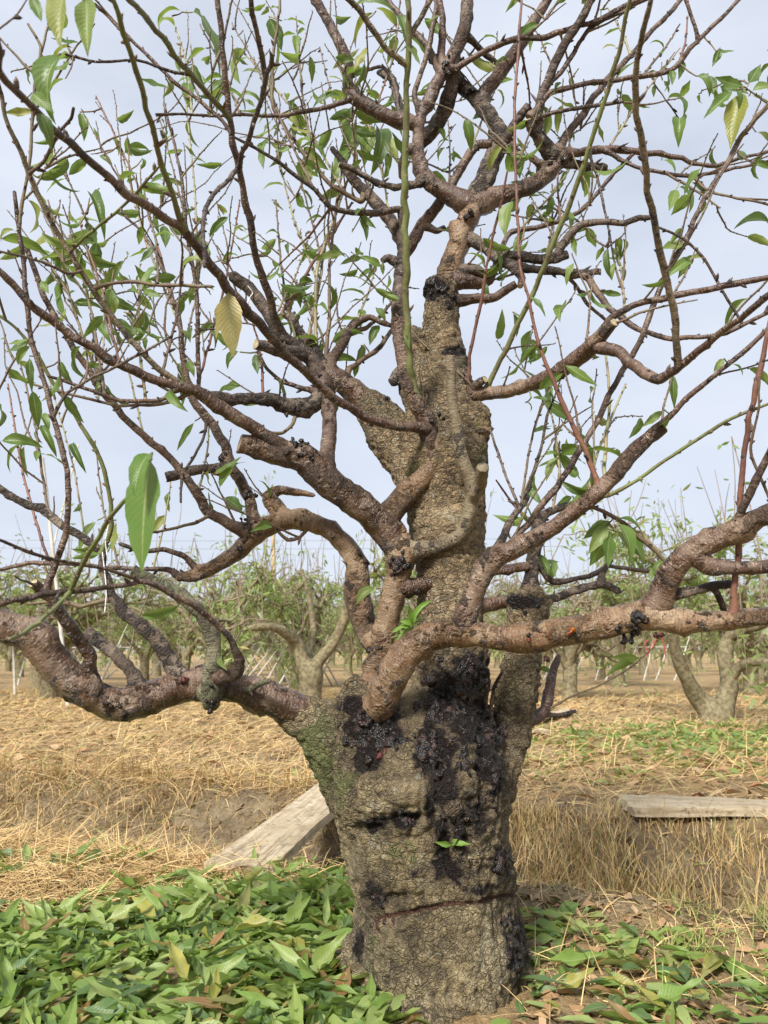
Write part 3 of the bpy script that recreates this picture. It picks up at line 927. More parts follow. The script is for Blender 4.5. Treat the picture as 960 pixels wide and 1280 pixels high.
r(('M4', 'M3', 'twig', 'red', 0.20, '366,400,6 352,391,5 369,367,5 390,330,4 417,290,4 440,253,3', {}))
r(('M5', 'M2', 'branch', 'brown', 0.10, '412,466,18 415,448,15 429,430,14 444,405,12 460,396,8 473,400,7 490,407,6', dict(knots=1)))
r(('M5b', 'M5', 'twig', 'twig', 0.16, '440,414,7 458,410,6 478,392,5 490,378,4', {}))
r(('M6', 'M2', 'twig', 'twig', 0.2, '432,480,9 436,463,8 452,450,7 469,440,7 487,417,6 500,400,4', {}))
r(('M7', 'M2', 'twig', 'pale', 0.22, '402,462,6 396,442,6 394,392,5 397,333,5 420,267,4 437,217,3', {}))
r(('M8', 'M2', 'twig', 'twig', 0.14, '408,460,6 408,438,6 412,400,5 412,333,4 420,260,4 428,210,3', {}))
r(('M9', 'M2', 'twig', 'pale', 0.18, '400,462,5 386,430,5 391,395,5 400,350,4 408,300,3', {}))
r(('Q', 'S', 'limb', 'tan', -0.04, '488,668,40 483,648,36 507,618,32 530,597,30 545,576,25 560,553,19 578,545,11 600,539,8 615,536,7', dict(knots=2)))
r(('Rr', 'Q', 'branch', 'limb', -0.10, '545,578,26 539,548,23 534,524,26 519,503,24 509,472,20 502,435,19 497,398,18', dict(cut=True, knots=2)))
r(('Hh', 'Rr', 'branch', 'brown', -0.98, '534,537,16 487,532,14 453,520,13 420,500,13 387,470,13 353,437,14 320,402,15 293,370,16 260,330,15 227,283,14 200,267,13 150,237,13 110,200,12 67,160,12 33,127,11 10,103,11 -2,80,10 -6,40,9', dict(bow=-0.04)))
r(('H1', 'Hh', 'branch', 'green', -0.95, '231,288,10 215,240,9 200,200,9 180,117,9 160,57,9 143,0,8 135,-30,8', {}))
r(('G', 'Rr', 'branch', 'green', -0.42, '520,506,13 514,470,12 511,430,11 508,380,11 507,300,11 505,233,11 508,167,10 510,83,9 510,0,9 510,-25,8', {}))
r(('G1', 'G', 'branch', 'olive', -0.46, '507,88,10 480,55,9 460,28,9 437,0,9 420,-20,8', {}))
r(('G2', 'G', 'twig', 'olive', -0.40, '511,45,9 527,20,8 538,0,8 545,-20,8', {}))
r(('U', 'S', 'branch', 'olive', -0.16, '500,690,24 520,688,19 548,683,18 574,671,18 585,648,19 592,617,21 588,600,19 577,572,17 571,535,15 566,500,14 563,445,13', dict(cut=True, knots=2)))
r(('Us', 'U', 'branch', 'olive', -0.16, '588,626,18 600,605,18 603,584,16', dict(knots=1)))
r(('W', 'S', 'branch', 'limb', 0.04, '504,735,22 530,731,19 555,726,18 587,719,17 622,713,14 660,708,12', dict(knots=3)))
# the arching limb at the front, running right
r(('E', 'T7', 'limb', 'tan', -0.36, '460,925,52 467,900,49 476,876,45 488,850,43 506,818,42 535,797,40 575,790,37 620,796,36 660,798,43 700,791,40 740,783,37 780,774,38 812,768,42 840,774,33 880,777,29 920,775,27 960,770,26 1030,764,25', dict(dyp=[(0, 0.07), (0.045, -0.055), (0.085, -0.12), (0.14, -0.15), (0.3, -0.17), (1, -0.36)], knots=5)))
r(('E1', 'E', 'limb', 'limb', -0.44, '806,772,38 824,748,36 836,720,34 860,692,32 890,676,32 920,662,30 960,642,28 1030,610,26', dict(knots=4)))
r(('E2', 'E1', 'branch', 'brown', -0.38, '868,697,20 890,707,20 920,710,20 960,708,19 1020,704,18', dict(knots=2)))
r(('E3', 'E1', 'branch', 'old', -0.30, '840,750,18 865,740,12 890,733,12 913,730,11', dict(cut=True)))
r(('E3b', 'E3', 'twig', 'old', -0.24, '890,733,9 900,750,9 906,768,8', {}))
r(('E4', 'E', 'branch', 'red', -0.48, '916,772,12 918,740,9 923,694,9 927,594,8 937,520,8 950,460,8 957,427,7 968,380,7 980,340,6', {}))
r(('E5', 'E1', 'branch', 'brown', -0.50, '912,668,14 925,645,11 940,614,11 960,570,10 990,510,9', {}))
r(('E6', 'E1', 'twig', 'twig', -0.46, '946,600,4 938,560,4 948,510,3 950,470,3', {}))
r(('K', 'E', 'limb', 'limb', -0.30, '574,793,30 585,760,28 600,722,29 617,697,31 640,688,27 690,660,23 750,614,22 790,567,21 828,533,19', dict(cut=True, knots=3)))
r(('K1', 'K', 'twig', 'brown', -0.44, '820,540,12 832,525,9 860,497,8 893,470,7 940,430,7 980,392,6', {}))
r(('K2', 'K', 'twig', 'red', -0.38, '750,614,10 745,597,8 730,560,7 707,513,7 690,474,6 673,427,5 660,370,4 650,333,4 645,233,4 643,133,4 648,60,4 652,-10,3', {}))
r(('K3', 'K', 'branch', 'brown', -0.22, '625,694,12 645,672,9 680,627,9 713,584,9 740,537,8 770,477,8 800,427,8 827,357,8 853,307,7 880,250,7 907,207,7 930,167,7 965,125,6', {}))
r(('K4', 'K', 'twig', 'green', -0.42, '745,625,7 765,617,6 797,600,5 840,570,5 907,527,5 965,503,4', {}))
r(('K5', 'K', 'twig', 'twig', -0.20, '700,655,7 740,634,6 780,654,6 807,677,6 834,705,5', {}))
r(('K6', 'K', 'branch', 'old', -0.12, '615,700,13 622,683,11 643,643,10 658,622,8 664,597,6 677,560,4 684,520,4 692,500,3', {}))
r(('K7', 'K6', 'twig', 'dark', -0.06, '650,634,5 633,597,4 620,560,4 612,535,3', {}))
r(('K8', 'K', 'twig', 'pale', -0.05, '752,610,5 757,560,5 762,500,4 757,440,3', {}))
r(('K9', 'K', 'twig', 'pale', -0.06, '736,627,5 740,590,4 757,540,4 782,480,3', {}))
# right-hand stump and what grows from it
r(('V', 'T5', 'branch', 'old', 0.06, '660,762,30 663,735,20 666,700,19 671,678,18 672,655,16 684,641,12 714,631,9 745,620,7', dict(knots=3)))
r(('V1', 'T5', 'branch', 'old', 0.10, '668,765,14 683,752,12 705,743,11 731,735,11 756,731,11 773,739,10', dict(knots=2)))
r(('V2', 'V', 'branch', 'dark', 0.14, '668,700,9 676,712,8 693,728,9 720,724,7 747,717,7 763,708,6 810,714,6', {}))
r(('V3', 'V1', 'twig', 'old', 0.10, '750,733,9 757,712,8 764,700,7', dict(cut=True)))
r(('V4', 'T1', 'branch', 'limb', 0.07, '590,762,22 622,753,18 648,752,17', {}))
r(('V5', 'T5', 'branch', 'brown', 0.12, '648,905,20 668,897,17 681,888,15 686,864,14 692,838,11 698,820,8', dict(knots=1)))
r(('V6', 'V5', 'twig', 'dark', 0.10, '676,893,8 700,894,6 719,889,5', {}))
r(('V7', 'T5', 'twig', 'old', -0.06, '614,925,9 614,890,6 616,862,5 628,840,4', {}))
r(('V8', 'T5', 'twig', 'old', -0.06, '612,920,7 608,880,5 612,850,4', {}))
# right upper branch
r(('J', 'T1', 'branch', 'limb', -0.32, '560,492,22 600,492,18 640,488,18 690,470,21 725,446,23 746,425,21 768,403,14', dict(cut=True, knots=3)))
r(('J2', 'J', 'branch', 'brown', -0.72, '738,432,20 773,440,16 800,466,15 822,474,14 845,463,12 870,440,10 900,418,9 960,370,9 1020,325,8', dict(knots=2)))
r(('J2b', 'J2', 'branch', 'olive', -0.85, '847,462,12 843,400,11 835,352,11 824,310,11 812,250,10 806,200,10 795,130,10 796,75,9 808,20,8 818,-20,7', {}))
r(('J3', 'J', 'branch', 'brown', -0.40, '752,420,12 765,397,10 790,382,9 840,370,9 907,357,9 965,345,8 1010,335,8', {}))
r(('J4', 'J', 'branch', 'green', -0.50, '604,492,8 625,452,8 640,420,8 673,353,8 693,300,8 723,227,8 753,133,7 773,67,7 787,0,6 792,-20,6', {}))
r(('J5', 'J', 'twig', 'red', -0.18, '583,494,6 588,440,5 601,380,5 609,330,4 622,270,4 634,215,3', {}))
# the leader and its top
r(('L', 'T1', 'limb', 'tan', 0.02, '552,385,44 556,358,40 568,320,35 580,287,33 592,258,36', dict(knots=3)))
r(('L2', 'L', 'limb', 'old', 0.05, '590,262,32 602,232,28 617,197,27 627,168,23 613,147,22 597,126,22 577,107,21 566,94,20', dict(knots=4)))
r(('L3', 'L2', 'branch', 'brown', 0.00, '604,132,22 605,116,22 620,98,22 643,67,20 658,42,19 672,19,15 688,-5,13', dict(knots=2)))
r(('N', 'L', 'limb', 'brown', -0.02, '596,258,30 568,247,27 541,231,25 525,211,23 522,178,18 527,142,18 545,106,19 562,77,19 575,52,21 583,25,21 585,-25,20', dict(knots=5)))
r(('N2', 'N', 'branch', 'old', 0.10, '568,66,22 566,104,22 552,146,23 533,172,20 520,185,16', dict(knots=3)))
r(('N3', 'N', 'branch', 'brown', -0.04, '521,140,10 519,115,8 532,73,8 544,17,8 548,-20,7', {}))
r(('N4', 'N', 'branch', 'brown', -0.05, '556,88,14 552,65,11 553,42,11 549,0,10 548,-20,10', {}))
r(('N5', 'N', 'branch', 'brown', 0.02, '552,92,12 536,58,10 519,42,10 502,23,9 484,0,9 474,-20,8', {}))
r(('N6', 'N', 'branch', 'brown', -0.12, '560,92,11 577,81,9 602,68,9 629,54,9 650,48,9 685,46,9 716,35,8 760,20,8 810,-8,7', {}))
r(('N7', 'N', 'branch', 'dark', 0.05, '580,42,10 598,58,10 612,72,9 624,86,8', {}))
r(('O', 'L', 'limb', 'limb', 0.03, '592,258,30 622,245,25 649,238,24 674,226,26 690,210,28 697,190,26', dict(knots=3)))
r(('O1', 'O', 'branch', 'brown', 0.00, '694,194,18 715,191,13 747,188,12 780,188,11 827,193,8 890,207,6 965,188,5', {}))
r(('O2', 'O1', 'twig', 'brown', -0.08, '755,189,8 775,200,7 800,210,6 867,220,6 923,210,5 965,200,4', {}))
r(('O3', 'O', 'branch', 'old', 0.08, '694,200,14 720,206,13 757,210,12', dict(cut=True)))
r(('O4', 'O', 'branch', 'old', -0.04, '692,196,22 681,183,20 668,164,18 662,148,17', dict(cut=True)))
r(('O5', 'O4', 'branch', 'dark', -0.12, '668,166,16 677,121,14 693,81,14 706,54,13 725,27,13 745,-12,12', {}))
r(('O6', 'O5', 'twig', 'brown', -0.10, '682,112,8 702,90,8 725,54,7 740,33,7 773,17,6 810,-2,6', {}))
r(('O7', 'O4', 'branch', 'brown', -0.06, '672,140,10 684,119,9 706,110,8 740,103,8 790,97,8 840,87,8 873,50,7 920,4,6 935,-15,5', {}))
r(('O7b', 'O7', 'twig', 'brown', -0.08, '875,48,6 866,25,6 855,-5,5', {}))
r(('O8', 'O', 'branch', 'brown', 0.06, '692,190,14 712,162,12 733,137,11 757,103,10 800,57,8 850,0,7 865,-20,7', {}))
r(('O9', 'O4', 'twig', 'dark', -0.08, '672,146,7 706,138,6 754,131,6 778,127,5', {}))
r(('O10', 'L2', 'branch', 'dark', -0.02, '622,190,16 632,175,14 645,152,14 661,132,13', dict(cut=True)))
r(('O11', 'O1', 'twig', 'dark', -0.06, '735,190,5 746,220,4 753,250,4 764,304,3', {}))
r(('P', 'L', 'branch', 'old', -0.08, '574,298,24 590,300,17 603,307,16 622,324,16 649,334,15 684,338,13 726,342,12 751,340,8', dict(cut=True, knots=3)))
r(('P1', 'P', 'branch', 'brown', -0.26, '722,342,12 735,349,10 763,387,9 800,413,8 840,423,7 907,417,6 965,388,6', {}))
r(('P2', 'P', 'twig', 'dark', 0.0, '708,341,6 720,358,5 734,380,5 757,400,4', {}))
r(('P3', 'P', 'branch', 'old', -0.02, '625,326,16 640,319,15 674,324,16 692,324,15 709,318,14', dict(cut=True, knots=2)))
r(('P3b', 'P3', 'branch', 'dark', -0.10, '694,322,12 702,308,12 713,290,12 730,280,11 757,278,10 780,277,9 815,272,8', {}))
r(('P4', 'L', 'branch', 'brown', 0.02, '566,352,22 594,354,20 612,350,14 622,326,9 638,291,8 670,284,8 705,274,7 738,251,7 776,207,6 805,180,5', {}))
r(('P5', 'T1', 'branch', 'brown', -0.02, '558,377,16 598,373,14 618,372,12 645,355,10', dict(cut=True)))
r(('X', 'T2', 'branch', 'dark', 0.10, '513,450,24 502,430,20 497,390,20 501,340,20 505,305,21 489,277,20 467,250,18 442,225,15 428,203,11 415,185,8', dict(knots=5)))
r(('X2', 'X', 'branch', 'brown', 0.02, '505,318,18 515,303,17 526,283,17 545,260,16 566,228,14 586,194,14 596,182,13 614,180,12', dict(cut=True, knots=2)))
r(('X3', 'X', 'branch', 'dark', -0.16, '502,300,10 500,262,11 471,267,10 440,266,9 413,260,8 393,237,7 353,207,6 320,187,5 290,170,4', {}))
r(('X4', 'N', 'branch', 'old', -0.06, '527,226,14 515,233,11 492,234,10 465,224,10 440,212,9 424,205,9', dict(cut=True)))
r(('Yb', 'N', 'branch', 'brown', -0.06, '526,160,24 513,153,23 490,148,22 462,134,21 441,119,21 434,102,18 436,80,16 420,45,15 395,0,14 380,-25,13', dict(knots=4)))
r(('Y2', 'Yb', 'twig', 'brown', -0.18, '436,128,9 410,134,7 387,138,7 353,144,6 300,144,5 240,143,4 195,143,4', {}))
r(('Y3', 'X', 'branch', 'twig', 0.02, '458,242,9 450,251,8 425,238,7 410,227,7 387,200,7 363,170,6 342,135,6 340,83,5 350,7,4 352,-15,4', {}))
r(('Y4', 'Yb', 'twig', 'dark', 0.10, '500,148,7 494,105,6 478,84,6 458,88,5 440,97,4', {}))
r(('Y5', 'Yb', 'branch', 'old', 0.12, '505,150,13 496,120,12 490,98,12 474,90,11', dict(knots=1)))
r(('Z1', 'M1e', 'twig', 'dark', -0.55, '240,95,5 215,90,5 170,75,4 120,78,4 82,68,4', {}))
r(('Z2', 'M1a', 'branch', 'brown', -0.30, '320,320,6 290,170,6 255,130,6 215,100,6 165,50,5 118,5,5', {}))
r(('Z3', 'A2t', 'twig', 'twig', -0.5, '22,285,6 30,240,5 38,200,5 40,150,5 46,100,5 52,60,5 35,30,4', {}))
r(('Z4', 'C2', 'twig', 'dark', -0.60, '38,215,6 56,200,6 70,170,6 88,150,5 92,135,5', {}))
r(('Z5', 'P1', 'twig', 'dark', -0.28, '925,403,4 900,357,4 880,323,4 853,297,4 820,283,3', {}))
r(('Z6', 'O2', 'twig', 'twig', -0.1, '867,220,5 880,235,5 900,243,4 965,257,4', {}))
r(('Z7', 'A2t', 'twig', 'dark', -0.40, '66,520,5 85,490,4 120,470,4 170,445,4 215,420,3', {}))
r(('Z8', 'C1', 'twig', 'brown', -0.36, '225,487,7 200,500,6 150,500,6 100,483,5 60,470,4', {}))
r(('Z9', 'C1', 'twig', 'twig', -0.30, '240,493,6 205,505,5 150,507,4 95,495,4 40,480,3', {}))
r(('B1', 'L', 'branch', 'dark', 0.02, '566,345,16 590,336,15 604,342,12', dict(cut=True, knots=2)))
r(('B2', 'X', 'branch', 'dark', 0.08, '500,330,14 486,322,12 478,326,10', dict(cut=True, knots=1)))
r(('B3', 'T2', 'branch', 'dark', 0.06, '515,470,22 498,468,18 492,478,14', dict(knots=3)))
r(('B4', 'N', 'branch', 'dark', 0.06, '523,185,14 508,192,12 500,205,10 502,222,8', dict(knots=1)))
r(('B5', 'L2', 'branch', 'old', 0.02, '622,175,14 640,184,13 648,198,10', dict(cut=True, knots=1)))
r(('B6', 'O', 'branch', 'dark', 0.00, '680,222,14 676,205,12 664,196,10', dict(knots=1)))
r(('B7', 'N', 'branch', 'dark', 0.02, '560,82,12 548,70,10 536,74,8', dict(cut=True)))
r(('B8', 'P', 'branch', 'dark', -0.05, '640,330,12 652,346,10 650,358,8', dict(cut=True)))
r(('B9', 'X2', 'branch', 'dark', 0.08, '530,280,11 545,288,9 556,284,7', dict(cut=True)))
r(('B10', 'J', 'branch', 'dark', -0.06, '596,494,14 598,480,12 606,474,10', dict(cut=True)))
for row in BR:
    branch(*row[:6], **row[6])

# --- thin back shoots of the far half of the crown, rising from the branches behind
SHOOTS = []


def shoot(parent, x, y, x2, y2, dy, w0=4.2, mat='pale', lean=0):
    k = len(SHOOTS)
    mx_, my_ = (x + x2) / 2 + lean, (y + y2) / 2
    bid = 'sh%d' % k
    branch(bid, parent, 'twig', mat, dy, '%g,%g,%g %g,%g,%g %g,%g,%g' % (x, y, w0, mx_, my_, w0 * 0.8, x2, y2, w0 * 0.5))
    SHOOTS.append(bid)


SH = [
    ('D2t', 247, 430, 225, 60, .15, 8), ('D2t', 245, 370, 200, 150, .1, 6), ('D2', 226, 410, 150, 180, .25, -8), ('D2', 214, 365, 120, 120, .25, 10), ('Y3', 395, 210, 370, 20, .2, -5), ('Y3', 430, 240, 300, 60, .35, 12),
    ('M4', 400, 315, 330, 120, .4, 8), ('M7', 396, 350, 345, 180, .4, -6), ('D2t', 246, 480, 300, 250, .35, 6), ('D1', 130, 490, 60, 250, .1, -8), ('D1', 180, 545, 130, 380, .15, 5), ('D4', 150, 710, 120, 560, .15, -6),
    ('D4', 110, 706, 60, 470, .2, 8), ('D4', 60, 705, 10, 480, .25, -6), ('A4', 60, 645, 20, 430, .15, 5), ('D4', 190, 711, 215, 590, .2, 4), ('Z8', 130, 495, 90, 300, .05, 6), ('Z8', 180, 500, 175, 330, .1, -5),
    ('Fl', 330, 498, 310, 380, .15, 5), ('M1', 372, 434, 345, 250, .3, -6), ('M1', 340, 400, 385, 300, .3, 5), ('X', 470, 254, 400, 60, .3, -10), ('X', 490, 278, 440, 100, .35, 6), ('Yb', 470, 138, 500, 20, .2, 4),
    ('X2', 560, 238, 560, 150, .25, 3), ('X2', 590, 190, 640, 60, .25, -4), ('O', 650, 238, 665, 190, .15, 3), ('P4', 650, 288, 720, 200, .2, 4), ('P4', 700, 275, 700, 190, .2, -3), ('P', 680, 338, 690, 230, .2, 5),
    ('O1', 760, 188, 850, 60, .15, -5), ('O7', 800, 96, 850, 30, .1, 4), ('P1', 780, 400, 770, 300, .1, 3), ('L3', 650, 55, 665, 150, .2, 2), ('K6', 650, 632, 690, 470, .15, -6), ('K3', 700, 600, 680, 480, .1, 4),
    ('O2', 830, 215, 900, 260, -.05, 3), ('V', 690, 640, 700, 560, .15, 3), ('V', 672, 660, 620, 600, .15, -4), ('W', 600, 718, 598, 660, .1, 3), ('N6', 700, 42, 720, 130, .1, 3), ('O5', 690, 88, 660, 20, .1, 3),
    ('M5', 444, 405, 470, 330, .25, 3), ('M5', 430, 428, 420, 360, .25, -3), ('Y2', 300, 144, 250, 30, .15, 4), ('Y2', 240, 143, 215, 20, .1, 6), ('C2b', 200, 356, 180, 240, .05, 4), ('Z9', 120, 500, 130, 400, .0, 3),
    ('X3', 413, 260, 350, 330, .1, 4), ('X3', 393, 237, 330, 90, .1, -5), ('D2', 228, 440, 255, 300, .3, 4), ('J3', 840, 370, 870, 310, -.2, 3), ('M2', 418, 472, 370, 350, .3, 5), ('C1', 150, 457, 100, 280, -.2, 4),
    ('C1', 200, 477, 230, 330, -.1, 4), ('D1', 247, 618, 262, 530, .1, 3), ('Y3', 345, 140, 290, 30, .2, 4), ('O8', 790, 68, 760, 10, .1, 2), ('O7', 850, 82, 860, 20, .0, 2), ('X4', 470, 226, 440, 290, .05, 2),
]
for k, q in enumerate(SH):
    shoot(q[0], q[1], q[2], q[3], q[4], q[5], random.uniform(3.2, 4.6), ['pale', 'twig', 'pale', 'red', 'twig'][k % 5], q[6])

# ------------------------------------------------------------------ leaves
LEAF_VAR = []


def leaf_arrays(droop, fold, twist, wav, seed, hook=0.0):
    rs = np.random.default_rng(seed)
    n = 14
    tt = np.linspace(0, 1, n)
    q_ = np.clip((tt - 0.09) / 0.91, 0, 1)
    prof = np.sin(math.pi * q_ ** 0.72) ** 0.9 * (1 - 0.25 * q_ ** 3)
    prof = np.where(tt <= 0.10, 0.035, np.maximum(prof, 0.03))
    prof[-1] = 0.012
    vs, uv = [], []
    ang = 0.0
    y = z = 0.0
    ds = 1.0 / (n - 1)
    for i in range(n):
        if i:
            ang += droop * ds + hook * (ds * 6 if 0.25 < tt[i] < 0.5 else 0)
            y += math.cos(ang) * ds
            z -= math.sin(ang) * ds
        tw = twist * tt[i]
        wd = 0.5 * prof[i]
        nrm = np.array((0, math.sin(ang), math.cos(ang)))
        for j, q in enumerate((-1, -0.5, 0, 0.5, 1)):
            lift = abs(q) * fold * wd + (wav * math.sin(tt[i] * 13 + 2.5 * (q > 0) + seed) * wd if abs(q) == 1 else 0)
            jag = 1 + (0.05 * ((i * 7 + j) % 3 - 1) if abs(q) == 1 else 0)
            p = np.array((q * wd * jag * math.cos(tw), 0, 0.28 * q * wd * math.sin(tw))) + nrm * lift * 0.30
            vs.append((p[0], y + p[1], z + p[2]))
            uv.append((0.5 + 0.5 * q, tt[i]))
    f = []
    for i in range(n - 1):
        for j in range(4):
            a = i * 5 + j
            f.append((a, a + 1, a + 6, a + 5))
    return np.array(vs), f, np.array(uv)


LV = [leaf_arrays(0.25, 0.25, 0.1, 0.10, 1), leaf_arrays(0.7, 0.45, 0.3, 0.15, 2), leaf_arrays(1.3, 0.5, -0.3, 0.12, 3), leaf_arrays(-0.5, 0.35, 0.5, 0.2, 4),
      leaf_arrays(2.2, 0.55, 0.2, 0.12, 5), leaf_arrays(0.1, 0.7, -0.5, 0.2, 6), leaf_arrays(0.9, 0.15, 0.8, 0.25, 7), leaf_arrays(0.4, 0.9, 0.3, 0.3, 8), leaf_arrays(-0.7, 0.5, -0.5, 0.4, 9)]
LM = {}


def leaf_mesh(k, mat):
    if (k, mat) not in LM:
        v, f, uv = LV[k]
        LM[(k, mat)] = mesh_from('leaf', v, f, None, uv, True, (M[mat],))
    return LM[(k, mat)]


def leaf_matrix(B, Tp, width, roll, k):
    v = LV[k][0]
    tip = v[-3]
    L = np.linalg.norm(Tp - B)
    sc_ = L / np.linalg.norm(tip)
    # rotate so that the built-in tip lands on Tp
    loc_dir = Vector(tip).normalized()
    q = loc_dir.rotation_difference(Vector(Tp - B).normalized())
    m = Matrix.Rotation(roll, 4, Vector(Tp - B).normalized()) @ q.to_matrix().to_4x4()
    S = Matrix.Diagonal((width, sc_, sc_, 1))
    return Matrix.Translation(Vector(B)) @ m @ S


NLEAF = [0]


def add_leaf(twig_id, B, Tp, width, mat='leaf', k=None, roll=None):
    t = BYID[twig_id]
    if k is None: k = random.choice((0, 1, 1, 2, 2, 3, 4, 5, 6))
    # face the broad side roughly up / to the light, with scatter
    ax = Vector(Tp - B).normalized()
    q = Vector(LV[k][0][-3]).normalized().rotation_difference(ax)
    nrm = q @ Vector((0, 0, 1))
    want = Vector((random.uniform(-.6, .6), -0.85, 0.75))
    want = (want - ax * want.dot(ax)).normalized()
    n0 = (nrm - ax * nrm.dot(ax)).normalized()
    a = n0.angle(want)
    if ax.dot(n0.cross(want)) < 0: a = -a
    a += random.gauss(0, 0.45) if roll is None else roll
    o = obj('leaf', leaf_mesh(k, mat), t['obj'])
    o.matrix_parent_inverse = Matrix.Identity(4)
    mw = leaf_matrix(np.asarray(B, float), np.asarray(Tp, float), width, a, k)
    o.matrix_basis = Matrix.Translation(-Vector(BASE)) @ mw
    NLEAF[0] += 1
    return o


FG = {t['id'] for t in TR if t['Y'].min() < Y0 - 0.52}
STALKN = [0]


def leaf_px(bx, by, tx, ty, wpx, fg=False, mat='leaf', k=None, roll=None, dyt=None):
    cand = [t['id'] for t in TR if (t['id'] in FG) == fg and t['kind'] in ('twig', 'branch')]
    d, Y, p3, tid = near_Y(bx, by, cand)
    if d > 3.5:
        # a short stalk twig carries the leaf
        STALKN[0] += 1
        sid = 'st%d' % STALKN[0]
        t = BYID[tid]
        j = int(np.hypot(t['px'][:, 0] - bx, t['px'][:, 1] - by).argmin())
        x0, y0 = t['px'][j]
        dd = random.uniform(-0.02, 0.05)
        w0 = min(3.4, 2.0 + d * 0.03)
        branch(sid, tid, 'twig', random.choice(('green', 'pale', 'twig')), Y - Y0 + dd, '%g,%g,%g %g,%g,%g %g,%g,%g' % (x0, y0, w0, (x0 + bx) / 2 + d * .06, (y0 + by) / 2 + d * 0.05, w0 * .85, bx, by, 2.0), buds=0.03 if d > 25 else 0, flare=False)
        Y, p3, tid = BYID[sid]['Y'][-1], BYID[sid]['P3'][-1], sid
    else:
        bx, by = bx, by
    B = p3
    L = math.hypot(tx - bx, ty - by)
    dep = (B - CAM) @ FWD
    Tp = at(tx, ty, Y + (dyt if dyt is not None else random.uniform(-0.4, 0.4) * L * dep / F))
    width = min(wpx * dep / F * 1.1, np.linalg.norm(Tp - B) * (random.uniform(0.32, 0.40) if fg else random.uniform(0.33, 0.44)))
    return add_leaf(tid, B, Tp, width, mat, k, roll)


FGL = '''90,-18,77,64,28 108,-5,110,72,24 92,76,70,156,42 45,138,64,188,26 40,116,68,142,28 82,98,58,120,16 38,-8,52,27,13'''
BGL = '''228,15,200,40,9 241,15,275,100,26 258,60,233,80,15 240,80,258,112,13 234,105,240,142,15 296,65,301,106,16 304,38,306,67,7 336,20,352,64,25 352,26,382,32,11 370,45,371,72,10 375,74,398,94,11
366,86,349,94,9 305,124,319,134,11 428,121,390,137,13 340,150,328,170,12 338,168,330,212,14 378,182,407,202,14 430,140,433,180,16 465,155,455,210,18 470,163,463,220,21 480,165,498,206,15 478,185,478,226,11 450,160,418,216,21
442,185,415,236,15 487,128,503,172,19 495,18,508,58,17 470,14,445,62,13 440,10,494,16,13 512,50,526,82,15 380,182,411,213,15 375,236,389,262,10 340,250,356,264,9 478,335,450,320,9 455,322,425,331,8 470,325,462,346,9 475,328,479,344,8
450,277,458,302,9 548,160,556,177,9 558,185,549,202,9 535,215,560,236,12 455,372,424,367,9 452,397,417,401,10 432,407,420,434,14 455,385,450,412,11 470,385,482,402,9 455,430,440,460,15 475,405,462,432,12 446,452,443,472,13 487,365,480,382,9
112,248,131,302,13 110,275,121,307,19 120,300,118,340,21 80,305,68,337,16 78,340,86,402,19 95,316,106,342,10 20,289,2,302,9 50,350,61,367,9 36,424,10,430,11 38,430,24,457,9 75,450,91,478,16 122,400,141,434,9 140,360,135,387,13 145,368,142,394,14
155,390,169,417,8 150,413,147,434,10 205,280,207,310,15 183,420,182,438,8 187,415,200,435,10 155,195,189,193,10 178,198,175,212,9 125,195,141,209,12 100,140,105,177,13 40,485,48,537,14 50,520,61,540,10 30,555,35,597,16 52,532,71,572,9 90,555,108,592,8 37,445,40,492,9
235,450,243,472,10 222,455,229,475,10 244,526,221,564,8 122,650,99,692,11 145,650,139,692,12 262,410,268,437,12 300,440,285,462,10 318,440,322,468,10
930,108,893,96,27 926,112,913,187,25 917,112,879,149,14 936,105,951,80,15 940,115,966,110,15 936,120,962,132,13 895,64,919,63,15 900,60,890,84,13 916,110,922,137,17 850,75,848,100,11 840,85,840,107,10 870,95,886,122,13 885,92,896,122,15
818,105,817,122,10 828,100,836,117,10 832,125,853,147,13 850,150,848,185,16 827,200,844,217,13 846,235,836,264,12 850,235,861,267,14 862,228,881,252,15 962,285,917,287,15 945,165,962,187,13 656,195,650,224,13 665,253,660,282,15 640,250,632,297,19
710,262,712,287,13 660,370,682,397,9 641,390,645,422,13 676,65,692,58,9 750,12,745,36,20 770,60,752,62,9 664,497,689,503,9 657,503,662,515,8 905,448,892,465,11 914,455,928,470,10 830,512,802,534,9 680,570,699,573,9 695,572,683,602,12 705,575,690,592,10
710,572,733,582,9 756,557,748,567,10 756,574,754,594,10 768,560,773,575,9 660,610,678,632,15 716,620,694,633,10 770,648,802,667,10 765,650,729,674,18 760,655,735,693,16 766,660,737,708,20 763,665,760,710,24 770,652,786,703,20 776,655,806,703,22 771,665,796,693,14
832,702,819,722,20 806,645,794,652,9 470,735,446,757,15 620,310,626,350,12 560,240,548,262,10 690,700,680,730,10 600,350,606,382,8 705,230,690,246,9'''
for s in FGL.split():
    v = [float(q) for q in s.split(',')]
    leaf_px(*v, fg=True)
# the two leaves hanging closest to the lens
leaf_px(190, 566, 178, 716, 54, True, 'leaf_near', 0, 0.05, 0.0)
leaf_px(190, 566, 168, 622, 34, True, 'leaf_near', 2, 0.2, -0.03)
leaf_px(285, 363, 292, 448, 46, True, 'leaf_yellow', 0, -0.25, 0.0)
leaf_px(292, 366, 270, 425, 30, True, 'leaf_yellow', 5, 0.5, 0.02)
for s in BGL.split():
    leaf_px(*[float(q) for q in s.split(',')])
